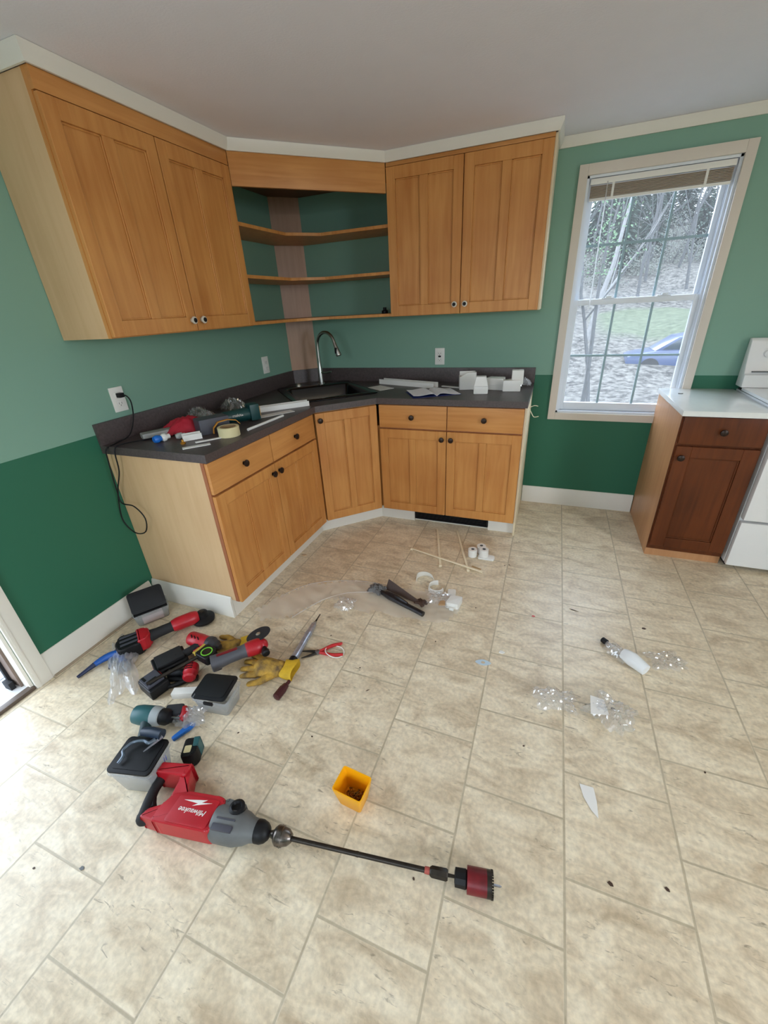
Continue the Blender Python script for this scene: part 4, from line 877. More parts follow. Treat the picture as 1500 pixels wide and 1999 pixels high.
MB().tube([(-.06, .01, .016), (-.02, .012, .018), (.02, .01, .018)], [.014, .018, .018], n=12).build('body', mat('blue_black_plastic', (26, 40, 58), .45), o)
MB().tube([(.02, .008, .012), (.0, -.03, .008), (-.012, -.05, .006)], [.008, .0035, .002], n=8).build('silver_blade', STEEL, o)
o = thing('tape_measure', 'teal and black tape measure with cream label beside the hooked tub', 'tape measure', (.925, -2.555, 0), R(-62))
MB().poly(rpoly([(-.036, -.022), (.036, -.022), (.036, .018), (.02, .03), (-.036, .03)], .012, 4), .0, .062, .006).build('case', BLACK, o)
MB().poly(rpoly([(-.037, .008), (.0, .0125), (.0, .031), (-.037, .031)], .005), .002, .064, .004).build('teal_band', TEAL, o)
MB().poly(rpoly([(-.005, -.014), (.022, -.014), (.022, .010), (-.005, .010)], .004), .0615, .0632, .0005).build('label_plate', MASK, o)
tag(MB().poly(rpoly([(-.045, -.008), (.02, -.013), (.045, -.006), (.045, .006), (.02, .013), (-.045, .008)], .005), 0, .014, .004).build('putty_handle', BLUE2, loc=(.815, -2.488, 0), rot=R(70)), 'bright blue handle on the floor between the teal driver and the tape measure', 'handle')

# ------------------------------------------------------------------ cordless tools on the floor
def battery(parent, loc, rot, m=BLACK, m2=RED, sx_=.075, sy_=.055, sz_=.045, name='battery'):
    xf = Matrix.Translation(loc) @ Matrix.Rotation(rot, 4, 'Z')
    b_ = MB(xf).box(-sx_, sx_*.9, -sy_, sy_, 0, sz_*.72, .012, seg=3).build(name, m, parent)
    MB(xf).box(-sx_*.8, sx_*.75, -sy_*.75, sy_*.75, sz_*.68, sz_, .006).build('battery_top', RUBBER, b_)
    MB(xf).box(-sx_*.5, sx_*.5, -sy_*1.012, -sy_*.97, sz_*.2, sz_*.42, .001).build('red_stripe', DRED, b_)
    MB(xf).box(-sx_*1.01, -sx_*.8, -sy_*.6, sy_*.6, sz_*.2, sz_*.5, .004).build('release_tab', m2, b_)
    return b_
# long red and black polisher near the cabinet
o = thing('cordless_sander', 'long red and black cordless tool with round black head beside the white end baseboard', 'power tool', (.228, -2.24, 0), R(56))
b = MB(); b.poly(rpoly([(-.04, -.062), (.055, -.058), (.075, -.02), (.07, .045), (-.03, .058), (-.055, .0)], .02, 4), .0, .07, .014, seg=3); bt_ = b.build('battery', BLACK, o)
for i in range(3): MB().box(-.03, .05, -.035+.03*i, -.022+.03*i, .068, .0725, .002).build('battery_rib', DGREY, bt_)
MB().poly(rpoly([(.045, -.055), (.08, -.048), (.1, -.02), (.098, .025), (.075, .046), (.045, .05)], .008), .01, .078, .01, seg=3).build('battery_mount', RED, o)
MB().tube([(.075, -.0, .042), (.13, .0, .044), (.19, .0, .046), (.215, 0, .046)], [.034, .026, .025, .029], n=16).build('handle', RUBBER, o)
MB().tube([(.2, 0, .046), (.23, 0, .047), (.30, .0, .047), (.325, 0, .046)], [.029, .035, .035, .026], n=16).build('motor_housing', RED, o)
hd = MB().lathe((.345, -.0, .008), (.345, -.03, 1), [(0, .05), (.004, .056), (.016, .057), (.022, .05), (.03, .03), (.052, .027), (.056, .02)], 32).build('round_guard', BLACK, o)
MB().lathe((.344, -.002, .064), (.344, -.03, 1), [(0, .012), (.005, .011), (.006, .006)], 16).build('spindle_cap', DSTEEL, hd)
# blue handled cutter in a clear bag
o = thing('caulking_tool', 'curved blue handled tool lying on the floor by the left baseboard', 'hand tool', (.185, -2.345, 0), 0)
MB().tube([(.085, .03, .02), (.06, .055, .022), (.02, .055, .024), (-.015, .02, .022), (-.03, -.025, .018)], [.018, .02, .02, .016, .012], n=12).build('blue_handle', BLUE, o)
MB().tube([(-.03, -.025, .018), (-.04, -.06, .012), (-.046, -.10, .009)], [.0125, .009, .007], n=10).build('tip', mat('dark_navy_plastic', (20, 34, 70), .5), o)
MB().tube([(.01, .04, .015), (.035, -.0, .01), (.05, -.015, .007)], [.006, .005, .004], n=8).build('trigger', mat('dark_navy_trigger', (24, 36, 66), .5), o)
tag(MB().tube([(-.03, .0, .012), (0, .015, .014), (.03, .0, .014), (.045, -.03, .012)], [.011, .014, .013, .008], n=10).build('maroon_nozzle', MAROON, loc=(.245, -2.265, .012), rot=R(-30)), 'maroon nozzle sticking out of the clear bag beside the blue tool', 'nozzle')
bg_ = thing('plastic_bag', 'clear zip bag lying between the blue tool and the grey battery', 'bag', (.275, -2.315, 0), R(-40))
crumple('film', BAG, 0, 0, .003, .40, .115, .02, 23, parent=bg_, dome=.03, n=30)
MB().poly(rpoly([(-.03, -.03), (.06, -.025), (.055, .03), (-.025, .028)], .01), .004, .02, .005).build('grey_content', mat('grey_bag_content', (120, 124, 130), .6, var=.4, vscale=60), bg_)
# red impact driver, head up, battery toward the camera
o = thing('impact_driver', 'red cordless impact driver lying behind the tape measure with lime ring', 'power tool', (.52, -2.19, 0), R(52))
MB().lathe((.045, .07, .046), (.135, -.045, .046), [(0, .022), (.004, .031), (.012, .034), (.075, .035), (.078, .033), (.11, .033), (.118, .03)], 22).build('motor_housing', RED, o)
for k in range(3): MB().box(.052+.012*k, .057+.012*k, .028-.016*k, .046-.016*k, .074, .0825, .002).build('air_slot', BLACK, o)
MB().lathe((.115, -.02, .046), (.165, -.085, .046), [(.0, .034), (.006, .0365), (.024, .0365), (.03, .031), (.05, .026), (.056, .016), (.07, .012)], 20).build('nose_cone', mat('charcoal_nose', (52, 50, 54), .5), o)
MB().tube([(.085, .0, .042), (.04, -.01, .04), (.0, -.015, .036), (-.03, -.02, .034)], [.022, .018, .019, .024], n=14).build('grip', RUBBER, o)
MB().tube([(.072, -.026, .044), (.058, -.034, .042), (.045, -.033, .04)], [.009, .01, .008], n=8).build('trigger', RED, o)
battery(o, (-.055, -.012, 0), R(8), sz_=.056)
# upturned battery
o = thing('battery_pack', 'slate grey battery pack lying upside down between the clear bag and the tubs', 'battery', (.535, -2.368, 0), R(-14))
b = MB(); b.box(-.055, .055, -.042, .042, 0, .05, .01, seg=3).build('case', BLACK, o)
MB().box(-.045, .035, -.037, .034, .048, .062, .006).build('slide_rail', DGREY, o)
MB().box(.0, .03, -.025, .015, .060, .0635, .002).box(-.04, -.01, -.03, -.02, .06, .0635, .001).build('terminal_slot', BLACK, o)
MB().box(-.04, -.01, .036, .044, .02, .045, .003).build('release_tab', RED, o)
# pry bar across the pile
o = thing('flat_pry_bar', 'dark flat steel bar lying across the red driver and tools pile', 'bar', (.60, -2.285, .062), R(62))
MB().tube([(-.13, 0, .0), (-.05, 0, .002), (.05, .0, .004), (.13, .0, .01)], [.009, .008, .008, .01], n=6).build('bar', DSTEEL, o)
# tape measure with lime ring
o = thing('tape_measure', 'black tape measure with lime green ring on top of the tool pile', 'tape measure', (.672, -2.185, .045), R(-10))
MB().poly(rpoly([(-.04, -.034), (.042, -.034), (.046, 0), (.03, .036), (-.04, .036)], .014, 4), 0, .042, .007, seg=3).build('case', BLACK, o)
rgm = MB().lathe((.004, .0, .0405), (.004, 0, 1), [(0, .0215), (.0, .026), (.0035, .026), (.0035, .0215), (0, .0215)], 32, cap=False).build('ring', LIME, o)
MB().lathe((.004, .0, .0395), (.004, 0, 1), [(0, .021), (.0035, .0205), (.004, .012)], 28).build('centre_cap', BLACKG, o)
MB().box(-.052, -.04, -.030, -.026, .004, .04, .001).box(-.06, -.04, -.032, .032, .03, .0335, .001).build('hook_strap', mat('mustard_strap', (196, 168, 70), .6), o)
# second small red driver and black tool under the pile
o = thing('small_red_driver', 'small red driver head next to the black tub lid, below the tape measure', 'power tool', (.645, -2.27, 0), R(-58))
MB().lathe((-.04, 0, .034), (1, 0, .034), [(0, .024), (.004, .029), (.016, .0315), (.045, .0315), (.048, .029), (.07, .027), (.076, .02)], 20).build('motor_housing', RED, o)
for k in range(3): MB().box(-.026+.013*k, -.021+.013*k, -.014, .014, .06, .0665, .002).build('air_slot', BLACK, o)
MB().box(-.02, .02, -.0325, -.028, .028, .042, .002).build('side_vent', BLACK, o)
MB().tube([(-.01, -.02, .03), (-.02, -.06, .026), (-.025, -.10, .024)], [.016, .017, .02], n=12).build('grip', BLACK, o)
o = thing('wire_stripper', 'black hand tool lying in the pile beside the grey battery', 'hand tool', (.60, -2.325, 0), R(35))
MB().tube([(-.07, -.01, .012), (.0, -.016, .014), (.05, 0, .014)], [.008, .01, .012], n=10).tube([(-.07, .03, .012), (.0, .02, .014), (.05, 0, .014)], [.008, .01, .012], n=10).build('handle', BLACK, o)
MB().box(.04, .10, -.012, .012, .006, .022, .004).build('jaw', DSTEEL, o)
# white bar / box
MBX = MB().box(-.052, .052, -.017, .017, 0, .030, .0015).box(-.052, .052, -.0172, -.0166, .013, .015)
tag(MBX.build('white_level_box', WPLAS, loc=(.69, -2.352, 0), rot=R(22)), 'white rectangular plastic bar in front of the small red driver', 'box')
# angle grinder with cutting disc
o = thing('angle_grinder', 'red and grey cordless grinder with black cutting disc resting on the yellow gloves', 'power tool', (.775, -2.165, .02), R(48))
MB().tube([(-.07, 0, .04), (.0, 0, .045), (.06, .0, .046), (.085, 0, .046)], [.037, .030, .029, .034], n=16).build('body', mat('dark_grey_body', (78, 78, 84), .5), o)
MB().box(-.045, .045, -.006, .006, .072, .079, .002).build('paddle_stripe', DRED, o)
MB().tube([(.08, 0, .046), (.105, 0, .046), (.135, .0, .045), (.155, 0, .043)], [.033, .036, .036, .028], n=16).ball((.15, .0, .045), .03, n=14).build('gear_head', RED, o)
MB().box(-.075, -.035, -.026, .026, .008, .066, .012, seg=3).build('battery', DGREY, o)
MB().lathe((.155, -.02, .045), (.17, -.5, .045), [(.0, .011), (.02, .013), (.03, .018), (.045, .018), (.05, .012)], 14).build('side_handle', BLACK, o)
dk = MB().lathe((.15, .055, .062), (.135, .075, .15), [(0, .011), (0, .058), (.003, .058), (.003, .011), (0, .011)], 40, cap=False).build('cutting_disc', mat('black_abrasive_disc', (34, 32, 34), .85, bump=.5, bscale=300), o)
MB().lathe((.15, .055, .0615), (.135, .075, .15), [(0, .009), (.004, .0115), (.0075, .0115), (.01, .008)], 16).build('disc_flange', mat('pale_flange', (176, 168, 150), .4, metal=.7), dk)
# gloves
def glove(name, m, label, loc, rot, mirror=1, flat=.001, sc_=1.0, curl=0):
    k = sc_; cap = [((-.02*k, 0, .016*k), (.045*k, .0, .02*k), .040*k, .040*k), ((.02*k, -.02*k, .016*k), (.05*k, -.022*k, .016*k), .026*k, .026*k), ((.02*k, .022*k, .016*k), (.05*k, .024*k, .016*k), .026*k, .026*k)]
    for i, (y, L_, an) in enumerate([(-.042, .052, -14), (-.015, .066, -5), (.013, .068, 4), (.040, .056, 13)]):
        y *= mirror; an *= mirror; a = R(an); p = Vector((.062*k, y*k, .015*k)); e1 = p+Vector((math.cos(a), math.sin(a), .12))*L_*.55*k; e2 = e1+Vector((math.cos(a), math.sin(a), -.25-curl))*L_*.5*k
        cap += [(p, e1, .0145*k, .0135*k), (e1, e2, .0135*k, .011*k)]
    p = Vector((-.005*k, -.035*mirror*k, .016*k)); e1 = p+Vector((.03, -.038*mirror, .003))*k; e2 = e1+Vector((.04, -.016*mirror, -.004))*k
    cap += [(p, e1, .018*k, .0155*k), (e1, e2, .0155*k, .012*k)]
    o_ = thing(name, label, 'glove', loc, rot)
    hand = blob_mesh(cap, 'hand', m, o_, voxel=.0035*k, sm=3, disp=.004)
    for v in hand.data.vertices: v.co.z = max(flat, v.co.z*.72)
    cuff = MB(); n = 28; tm = bmesh.new(); rs = []
    for q in range(6):
        x = -.045*k-.010*k*q; fl = 1+.05*q; rs.append([tm.verts.new((x+.004*math.sin(3*t_+q), math.cos(t_)*.042*k*fl, max(.001, .017*k+math.sin(t_)*.017*k*fl))) for t_ in [2*math.pi*i/n for i in range(n)]])
    for a_, b_ in zip(rs, rs[1:]):
        for i in range(n): tm.faces.new((a_[i], a_[(i+1) % n], b_[(i+1) % n], b_[i]))
    thick(tm, .002)
    cuff._add(tm); cuff.build('cuff', LEATHERY, o_, smooth=80)
    return o_
glove('work_glove', LEATHER, 'tan and yellow leather work glove, fingers pointing at the grinder battery', (.975, -2.115, 0), R(190), mirror=-1, sc_=1.1)
glove('work_glove', LEATHER, 'tan leather work glove underneath the grinder and tape measure', (.70, -2.065, 0), R(214), mirror=1, sc_=.95)
# ratchet / long silver driver
o = thing('silver_screwdriver', 'long silver driver with black tip pointing at the plastic sheet', 'screwdriver', (1.038, -2.055, .0195), math.atan2(.245, -.028))
MB().lathe((0, 0, 0), (1, 0, 0), [(-.012, .012), (-.01, .019), (.012, .019), (.016, .016)], 16).build('end_cap', BLACK, o)
MB().lathe((.015, 0, 0), (1, 0, 0), [(0, .0165), (.03, .0175), (.034, .0165), (.06, .017), (.064, .016), (.13, .0155), (.15, .0175), (.165, .0175), (.172, .015), (.225, .0135), (.235, .008)], 18).build('barrel', mat('blue_steel_barrel', (190, 196, 210), .3, metal=.7, var=.3, vscale=60), o)
MB().ball((.256, 0, 0), .0085, n=12).build('ball_joint', CHROME, o)
MB().lathe((.26, 0, 0), (1, 0, -.04), [(0, .0045), (.02, .0045), (.022, .0035), (.062, .003), (.066, .001)], 8).build('bit', DSTEEL, o)
# pliers
o = thing('slim_pliers', 'red handled long nose pliers lying open on the floor', 'pliers', (1.115, -1.965, 0), R(28))
for s_, b0 in ((1, 12), (-1, -12)):
    MB().tube([(0, 0, .009), (.03, .012*s_, .009), (.07, .030*s_, .009), (.105, .034*s_, .009), (.118, .036*s_, .009)], [.006, .0075, .008, .0075, .005], n=10).build('handle', mat('red_dipped_grip', (188, 34, 38), .4), o)
    MB().tube([(.008, .002*s_, .009), (-.03, -.012*s_, .008), (-.075, -.021*s_, .006)], [.0085, .006, .002], n=8).build('jaw', DSTEEL, o)
MB().lathe((0, 0, .002), (0, 0, 1), [(0, .011), (.014, .011), (.016, .008)], 16).build('pivot', STEEL, o)
tag(MB().tube([(.045*math.cos(t_), .037*math.sin(t_), .004+.012*max(0, math.cos(t_+2.4))) for t_ in [2*math.pi*i/14 for i in range(14)]], .0022, n=6, smooth=3, closed=True).build('cable_tie', WPLAS, loc=(1.19, -1.935, 0.001)), 'looped white cable tie around the red pliers handle', 'cable tie')
tag(MB().lathe((-.045, 0, .018), (1, 0, .018), [(0, .012), (.003, .0175), (.05, .0175), (.055, .015), (.07, .013), (.074, .008), (.092, .008), (.094, .006)], 8).build('hex_socket', MAROON, loc=(1.082, -2.205, 0), rot=R(86)), 'dark maroon hexagonal socket on the floor in front of the glove cuff', 'socket')
# teal drill
o = thing('cordless_drill', 'teal and grey cordless drill lying beside the tangled cable ties', 'power tool', (.665, -2.50, 0), R(14))
MB().lathe((-.065, 0, .048), (1, 0, .048), [(0, .02), (.006, .033), (.03, .037), (.085, .037), (.09, .034)], 22).build('motor_housing', TEAL, o)
MB().lathe((.02, 0, .048), (1, 0, .048), [(0, .0375), (.012, .037), (.03, .033), (.034, .028)], 22).build('torque_collar', mat('silver_grey_collar', (156, 162, 164), .4), o)
MB().lathe((.053, 0, .048), (1, 0, .048), [(0, .03), (.02, .031), (.034, .024), (.04, .012)], 18).build('chuck', BLACK, o)
MB().tube([(-.0, -.02, .042), (.015, -.055, .04), (.028, -.085, .038)], [.022, .02, .02], n=14).build('grip', mat('dark_teal_grip', (26, 52, 56), .6), o)
MB().lathe((.093, 0, .048), (1, 0, .046), [(0, .0035), (.035, .0032), (.036, .001)], 6).build('drill_bit', STEEL, o)
o = thing('red_battery_clip', 'black and red battery lying behind the teal drill chuck', 'battery', (.745, -2.452, 0), R(25))
MB().box(-.04, .03, -.018, .03, 0, .055, .01).build('case', mat('charcoal_shell', (44, 46, 54), .5), o)
MB().tube([(.03, .015, .04), (.042, -.01, .04), (.03, -.032, .034)], [.014, .016, .012], n=12).build('red_cap', RED, o)
# bag of cable ties
o = thing('cable_tie_bag', 'clear bag of tangled white cable ties next to the black lidded tub', 'bag', (.80, -2.435, 0), R(20))
crumple('film', BAG, 0, 0, .002, .115, .085, .02, 41, parent=o, dome=.03)
rg = random.Random(3); b = MB()
for i in range(7):
    a = rg.uniform(0, 6.28); r_ = rg.uniform(.018, .034); cx_, cy_ = rg.uniform(-.025, .02), rg.uniform(-.028, .01); b.tube([(cx_+r_*math.cos(a+t_), cy_+r_*.8*math.sin(a+t_), .006+.004*i+.004*math.sin(2*t_)) for t_ in [0, .8, 1.6, 2.4, 3.2, 4]], .0014, n=5, smooth=3)
b.build('tie_bundle', mat('white_nylon', (226, 222, 210), .4), o)

# ------------------------------------------------------------------ plastic sheet and packing in front of the cabinets
from mathutils.geometry import tessellate_polygon
def film_outline(pts, name, m, z0, amp, seed, label, cat, step=.022):
    rg = random.Random(seed); P = [Vector(p) for p in pts]
    def inside(x, y):
        c_ = False; j = len(P)-1
        for i in range(len(P)):
            if ((P[i].y > y) != (P[j].y > y)) and (x < (P[j].x-P[i].x)*(y-P[i].y)/(P[j].y-P[i].y)+P[i].x): c_ = not c_
            j = i
        return c_
    x0, x1 = min(p.x for p in P), max(p.x for p in P); y0, y1 = min(p.y for p in P), max(p.y for p in P)
    tm = bmesh.new(); V = {}; nx, ny = int((x1-x0)/step)+1, int((y1-y0)/step)+1
    cr = [(Vector((rg.uniform(-1, 1), rg.uniform(-1, 1))).normalized(), rg.uniform(0, 1), rg.uniform(5, 22)) for _ in range(6)]
    for i in range(nx+1):
        for j in range(ny+1):
            x, y = x0+i*step, y0+j*step; k = sum(abs(((Vector((x, y)).dot(d)*fr+o_) % 2)-1)**3 for d, o_, fr in cr)/6
            V[i, j] = tm.verts.new((x, y, z0+amp*k))
    for i in range(nx):
        for j in range(ny):
            if inside(x0+(i+.5)*step, y0+(j+.5)*step): tm.faces.new((V[i, j], V[i+1, j], V[i+1, j+1], V[i, j+1]))
    bmesh.ops.delete(tm, geom=[v for v in tm.verts if not v.link_faces], context='VERTS')
    for v in tm.verts:
        if v.is_boundary: v.co.z += rg.uniform(0, amp*.5); v.co.x += rg.uniform(-.004, .004); v.co.y += rg.uniform(-.004, .004)
    b = MB(); b._add(tm); return tag(b.build(name, m, smooth=70), label, cat)
ps = film_outline([(.64, -1.80), (.70, -1.66), (.82, -1.50), (1.07, -1.395), (1.32, -1.385), (1.60, -1.36), (1.69, -1.48), (1.62, -1.60), (1.45, -1.61), (1.16, -1.635), (1.05, -1.57), (.95, -1.62), (.84, -1.80), (.72, -1.86)], 'plastic_sheet', SHEET, .002, .014, 5, 'large thin clear plastic sheet spread in front of the cabinets', 'sheet', .016)
b = MB(); b.tube([(.70, -1.66, .006), (.82, -1.50, .010), (1.07, -1.395, .008), (1.32, -1.385, .006)], .0022, n=5).tube([(.86, -1.79, .004), (.95, -1.62, .010), (1.06, -1.52, .011), (1.2, -1.46, .005)], .0026, n=5)
b.build('folded_edge', glassy('folded_film_edge', fac=.1, body=.4), ps)
crumple('bunched_corner', CLEAR, 1.09, -1.615, .004, .10, .10, .02, 9, parent=ps, dome=.01, n=16)
o = thing('black_caulk_tube', 'crushed black plastic piece lying on the clear sheet', 'offcut', (1.36, -1.52, .008), R(-12))
MB().tube([(-.17, .03, .015), (-.12, .025, .014), (-.06, .015, .016), (.02, .0, .014), (.10, -.01, .013), (.165, -.02, .012)], [.018, .012, .02, .015, .014, .014], n=8, smooth=2).tube([(-.10, .035, .02), (-.02, .015, .03), (.06, .0, .026)], [.006, .01, .006], n=6).build('crushed_tube', mat('scuffed_black_metal', (46, 44, 46), .3, metal=.4, var=.5, vscale=40), o)
crumple('frayed_end', mat('grey_frayed_film', (96, 94, 92), .5), -.16, .035, .004, .09, .075, .025, 6, parent=o, dome=.014, n=12)
o = thing('brown_folded_bracket', 'dark brown folded wedge lying behind the crushed black piece', 'offcut', (1.37, -1.435, .012), R(-24))
tm = bmesh.new(); vs = [tm.verts.new(p) for p in [(-.11, -.04, 0), (-.10, .03, 0), (-.11, -.01, .055), (.11, -.015, .0), (.11, .01, 0), (.11, -.003, .012)]]
for f in ((0, 2, 5, 3), (1, 4, 5, 2), (0, 1, 2), (3, 5, 4), (0, 3, 4, 1)): tm.faces.new([vs[i] for i in f])
bmesh.ops.recalc_face_normals(tm, faces=tm.faces[:]); b = MB(); b._add(tm); b.build('wedge', BROWN, o, smooth=20)
crumple('torn_tab', BROWN, .125, -.002, .0, .06, .05, .018, 13, parent=o, n=8)
def curl(name, r_, a0, a1, h, loc, rot, label, t_=.002, tap=.6):
    tm = bmesh.new(); n = 20; rs = []
    for i in range(n+1):
        a = R(a0+(a1-a0)*i/n); hh = h*(1-tap*(i/n)); q = 1-.15*i/n
        rs.append((tm.verts.new((r_*math.cos(a)*q, r_*math.sin(a)*q, 0)), tm.verts.new((r_*math.cos(a)*.9*q, r_*math.sin(a)*.9*q, hh))))
    for a_, b_ in zip(rs, rs[1:]): tm.faces.new((a_[0], b_[0], b_[1], a_[1]))
    thick(tm, t_); b = MB(); b._add(tm); return tag(b.build(name, WPLAS, loc=loc, rot=rot), label, 'offcut')
curl('white_curved_offcut', .055, 200, 20, .045, (1.445, -1.27, .001), 0, 'curved white plastic offcut behind the brown wedge, farthest from the camera')
curl('white_curved_offcut', .05, 60, 330, .035, (1.525, -1.335, .001), R(30), 'curled white plastic ring offcut right of the brown wedge', tap=.3)
tag(MB().poly(rpoly([(-.022, -.03), (.022, -.03), (.024, .03), (-.02, .03)], .008), 0, .012, .003).build('flat_white_lid_piece', WPLAS, loc=(1.613, -1.345, .001), rot=R(10)), 'small flat white cap behind the larger white block', 'cap')
tag(MB().poly(rpoly([(-.034, -.04), (.034, -.034), (.038, .04), (-.024, .034)], .01), 0, .04, .006).poly(rpoly([(-.01, -.05), (.014, -.05), (.014, -.02), (-.01, -.02)], .004), 0, .02, .004).build('white_block', WPLAS, loc=(1.645, -1.435, .001), rot=R(-5)), 'white plastic block at the right end of the clear sheet', 'block')
tag(crumple('crumpled_wrap', CLEAR, 1.56, -1.425, .010, .12, .11, .025, 19, n=16), 'crumpled clear wrap between the brown wedge and the white block', 'wrap')
tag(MB().poly(rpoly([(-.015, -.02), (.02, -.012), (.012, .024), (-.012, .015)], .006), 0, .006, .001).build('tan_scrap', mat('tan_cork', (176, 140, 100), .8), loc=(1.59, -1.475, .03)), 'small tan scrap on the crumpled wrap', 'scrap')
# cream strips
def strip(p, q, label, nub=None):
    p, q = Vector((*p, 0)), Vector((*q, 0)); d = q-p; o_ = thing('cream_strip', label, 'strip', tuple(p), math.atan2(d.y, d.x))
    z0 = .0005 if nub is None else nub
    MB().box(0, d.length, -.0065, .0065, z0, z0+.006, .0015).build('strip', STICK, o_); MB().box(d.length-.012, d.length+.006, -.009, .009, .0005, .011, .003).build('end_block', STICK, o_); return o_
strip((1.36, -.66), (1.49, -1.10), 'straight cream strip below the black grille, left one of the pair')
strip((1.50, -.65), (1.66, -1.10), 'straight cream strip below the black grille, nearest the white rolls')
strip((1.745, -1.10), (1.262, -.965), 'cream strip lying crosswise over the other two', nub=.008)
for i, (x, y, z, lab) in enumerate([(1.655, -.925, 0, 'small white roll, leftmost of the three near the toe kick'), (1.70, -.868, 0, 'small white roll, rear one of the three near the toe kick'), (1.725, -.925, .012, 'small white roll standing on the white plastic plate')]):
    o = thing('white_roll', lab, 'roll', (x, y, z), group='white rolls on the floor')
    MB().lathe((0, 0, 0), (0, 0, 1), [(0, .011), (0, .027), (.001, .028), (.049, .028), (.05, .027), (.05, .011), (0, .011)], 24, cap=False).build('roll', WPLAS, o)
    MB().lathe((0, 0, .001), (0, 0, 1), [(0, .009), (0, .011), (.0485, .011), (.0485, .009), (0, .009)], 18, cap=False).build('core', GREY, o)
tag(MB().poly(rpoly([(-.035, -.03), (.06, -.03), (.066, -.01), (.06, .02), (-.035, .03)], .01), 0, .0115, .003).build('white_plate', WPLAS, loc=(1.728, -.925, 0.0)), 'white plastic plate under one of the small rolls', 'plate')
tag(MB().box(-.03, .03, -.012, .012, 0, .003, .001).build('tan_card_scrap', mat('tan_card', (186, 156, 112), .8), loc=(1.70, -1.06, .0), rot=R(-20)), 'tan card scrap at the crossing of the cream strips', 'scrap')

# ------------------------------------------------------------------ litter on the open floor
def flake(name, m, x, y, s_, label, cat='debris', h=.002, rot=0, pts=None):
    p = pts or [(-1, -.5), (.2, -.7), (1, .0), (.3, .6), (-.7, .5)]
    return tag(MB().poly([(a*s_, c_*s_) for a, c_ in p], 0, h, min(.0006, h*.3), seg=1).build(name, m, loc=(x, y, .0003), rot=rot), label, cat)
flake('red_blot', mat('bright_red_blot', (196, 40, 30), .3), 2.047, -1.396, .009, 'small bright red blot on the floor', 'stain', .001)
flake('dark_sliver', BROWN, 2.238, -1.289, .024, 'thin dark brown sliver right of the red blot', h=.002, rot=R(-10), pts=[(-1, .12), (-.4, -.14), (1, -.06), (.2, .1)])
flake('dark_chip', BROWN, 2.545, -1.33, .01, 'tiny dark chip near the stove side of the floor, beyond the white tube', h=.002)
o = thing('blue_white_tag', 'small pale blue eye-shaped tag with a hole on the floor', 'tag', (1.853, -1.778, 0.0003), R(8))
b = MB(); n = 28; tm = bmesh.new(); oo, ii = [], []
for i in range(n):
    a = 2*math.pi*i/n; oo.append(tm.verts.new((.03*math.cos(a)*(1+.15*math.cos(a)**2), .0165*math.sin(a)*abs(math.sin(a))**.3, .001))); ii.append(tm.verts.new((.009*math.cos(a), .007*math.sin(a), .001)))
for i in range(n): tm.faces.new((oo[i], oo[(i+1) % n], ii[(i+1) % n], ii[i]))
thick(tm, .0012); b._add(tm); b.build('tag', mat('pale_blue_plastic', (190, 210, 224), .4), o)
flake('white_chip', WPLAS, 1.925, -1.693, .013, 'small white chip just right of the pale blue tag', h=.005)
o = thing('white_tube', 'white tube in clear wrapping with a black cap, alone on the right floor', 'tube', (2.405, -1.54, 0), R(-44))
MB().tube([(.03, 0, .026), (.07, .0, .030), (.135, -.0, .026)], [.024, .031, .024], n=14).build('white_end', mat('soft_white_plastic', (236, 238, 240), .4), o)
MB().tube([(-.055, .004, .013), (-.02, .002, .015), (.03, 0, .018)], [.010, .013, .02], n=12).build('clear_neck', glassy('clear_neck_film', fac=.08, body=.3), o)
MB().lathe((-.08, .006, .013), (.5, 0, .02), [(0, .011), (.002, .013), (.024, .013), (.027, .009)], 16).build('black_cap', BLACK, o)
crumple('wrapper', CLEAR, .0, .0, .003, .10, .07, .012, 17, parent=o, dome=.025, n=14)
tag(crumple('clear_wrapper', CLEAR, 2.60, -1.53, .001, .14, .10, .018, 21, rot=R(20)), 'faint clear wrapper right of the white tube', 'wrapper')
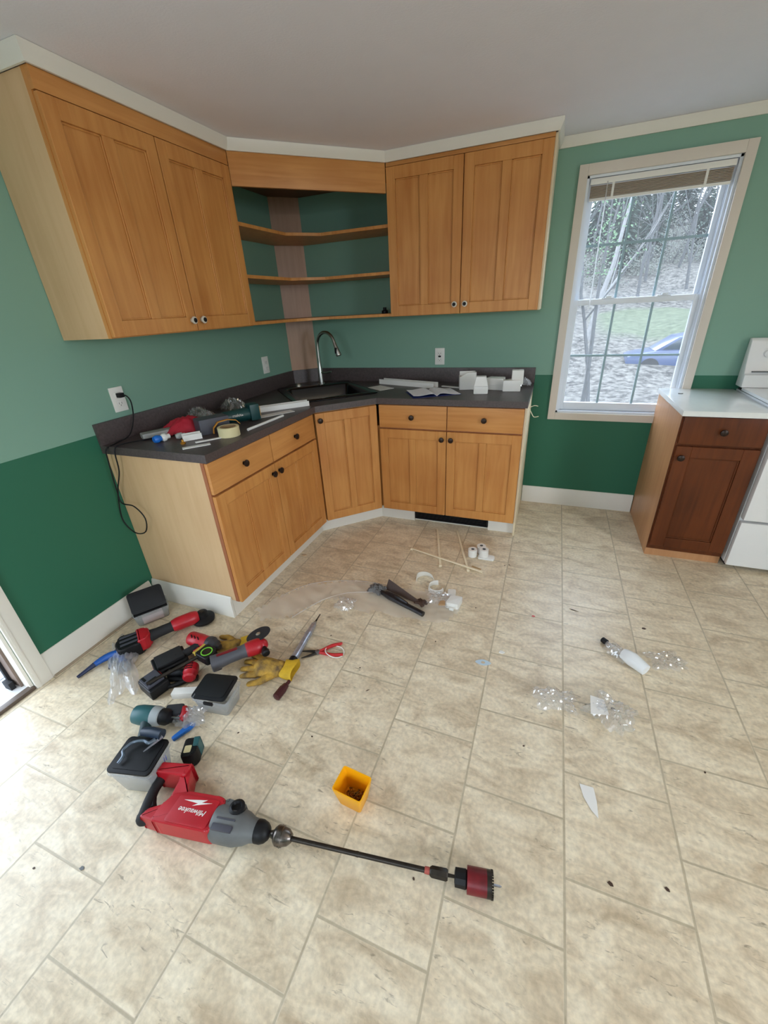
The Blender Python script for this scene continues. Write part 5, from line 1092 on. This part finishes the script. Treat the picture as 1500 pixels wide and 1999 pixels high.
tag(crumple('clear_wrapper', CLEAR, 2.15, -1.895, .001, .15, .10, .035, 25, rot=R(10), dome=.008), 'shiny crumpled clear wrapper, left one of the pair on the open floor', 'wrapper')
tag(crumple('clear_wrapper', CLEAR, 2.35, -1.89, .001, .15, .14, .035, 27, rot=R(-30), dome=.008), 'shiny crumpled clear wrapper, right one of the pair on the open floor', 'wrapper')
tag(MB().poly([(-.03, -.04), (.034, -.03), (.026, .036), (-.02, .046)], .040, .0415).build('white_slip', PAPER, loc=(2.30, -1.895, 0), rot=R(5)), 'white slip inside the right crumpled wrapper', 'slip')
flake('black_chip', BLACK, 2.362, -1.853, .008, 'tiny black chip beside the right crumpled wrapper', h=.003)
tm = bmesh.new(); P = [(-.022, .045), (.020, .043), (.024, -.0), (.022, -.05), (.004, -.03), (-.014, .005)]; b = MB(); b.poly(P, .0, .0014); tag(b.build('paper_strip', PAPER, loc=(2.256, -2.238, .001), rot=R(4)), 'white torn paper strip alone on the lower right floor', 'paper')
flake('wood_chip', mat('pale_wood_chip', (206, 176, 142), .7), .605, -1.235, .018, 'pale wood chip on the floor beside the left toe kick', h=.006)
flake('dark_crumb', BROWN, 2.30, -2.448, .008, 'dark crumb on the floor below the torn paper strip, leftmost of two', h=.002, rot=R(-30))
flake('dark_crumb', BROWN, 2.44, -2.41, .007, 'dark crumb on the floor near the right picture edge, below the paper strip', h=.002, rot=R(-40))
flake('grey_crumb', GREY, .86, -2.93, .008, 'small grey crumb on the floor below the large red drill', h=.002)
flake('dark_fleck', BROWN, 1.42, -2.08, .010, 'dark fleck on the floor right of the maroon socket', h=.0015, rot=R(50), pts=[(-1, .12), (-.4, -.2), (1, -.1), (.2, .2)])
for i, (x, y) in enumerate([(1.34, -1.98), (1.12, -1.84), (1.76, -1.42), (1.79, -2.62), (1.30, -2.34), (2.05, -2.12), (2.62, -2.02), (1.86, -.98), (1.885, -.965), (.72, -2.98), (1.02, -2.42), (1.62, -1.72)]):
    s2 = flake('dirt_speck', BROWN, x, y, .0045, 'tiny dark speck of dirt on the open floor', 'dirt', .0012, R(40*i)); s2['group'] = 'dirt specks on the floor'
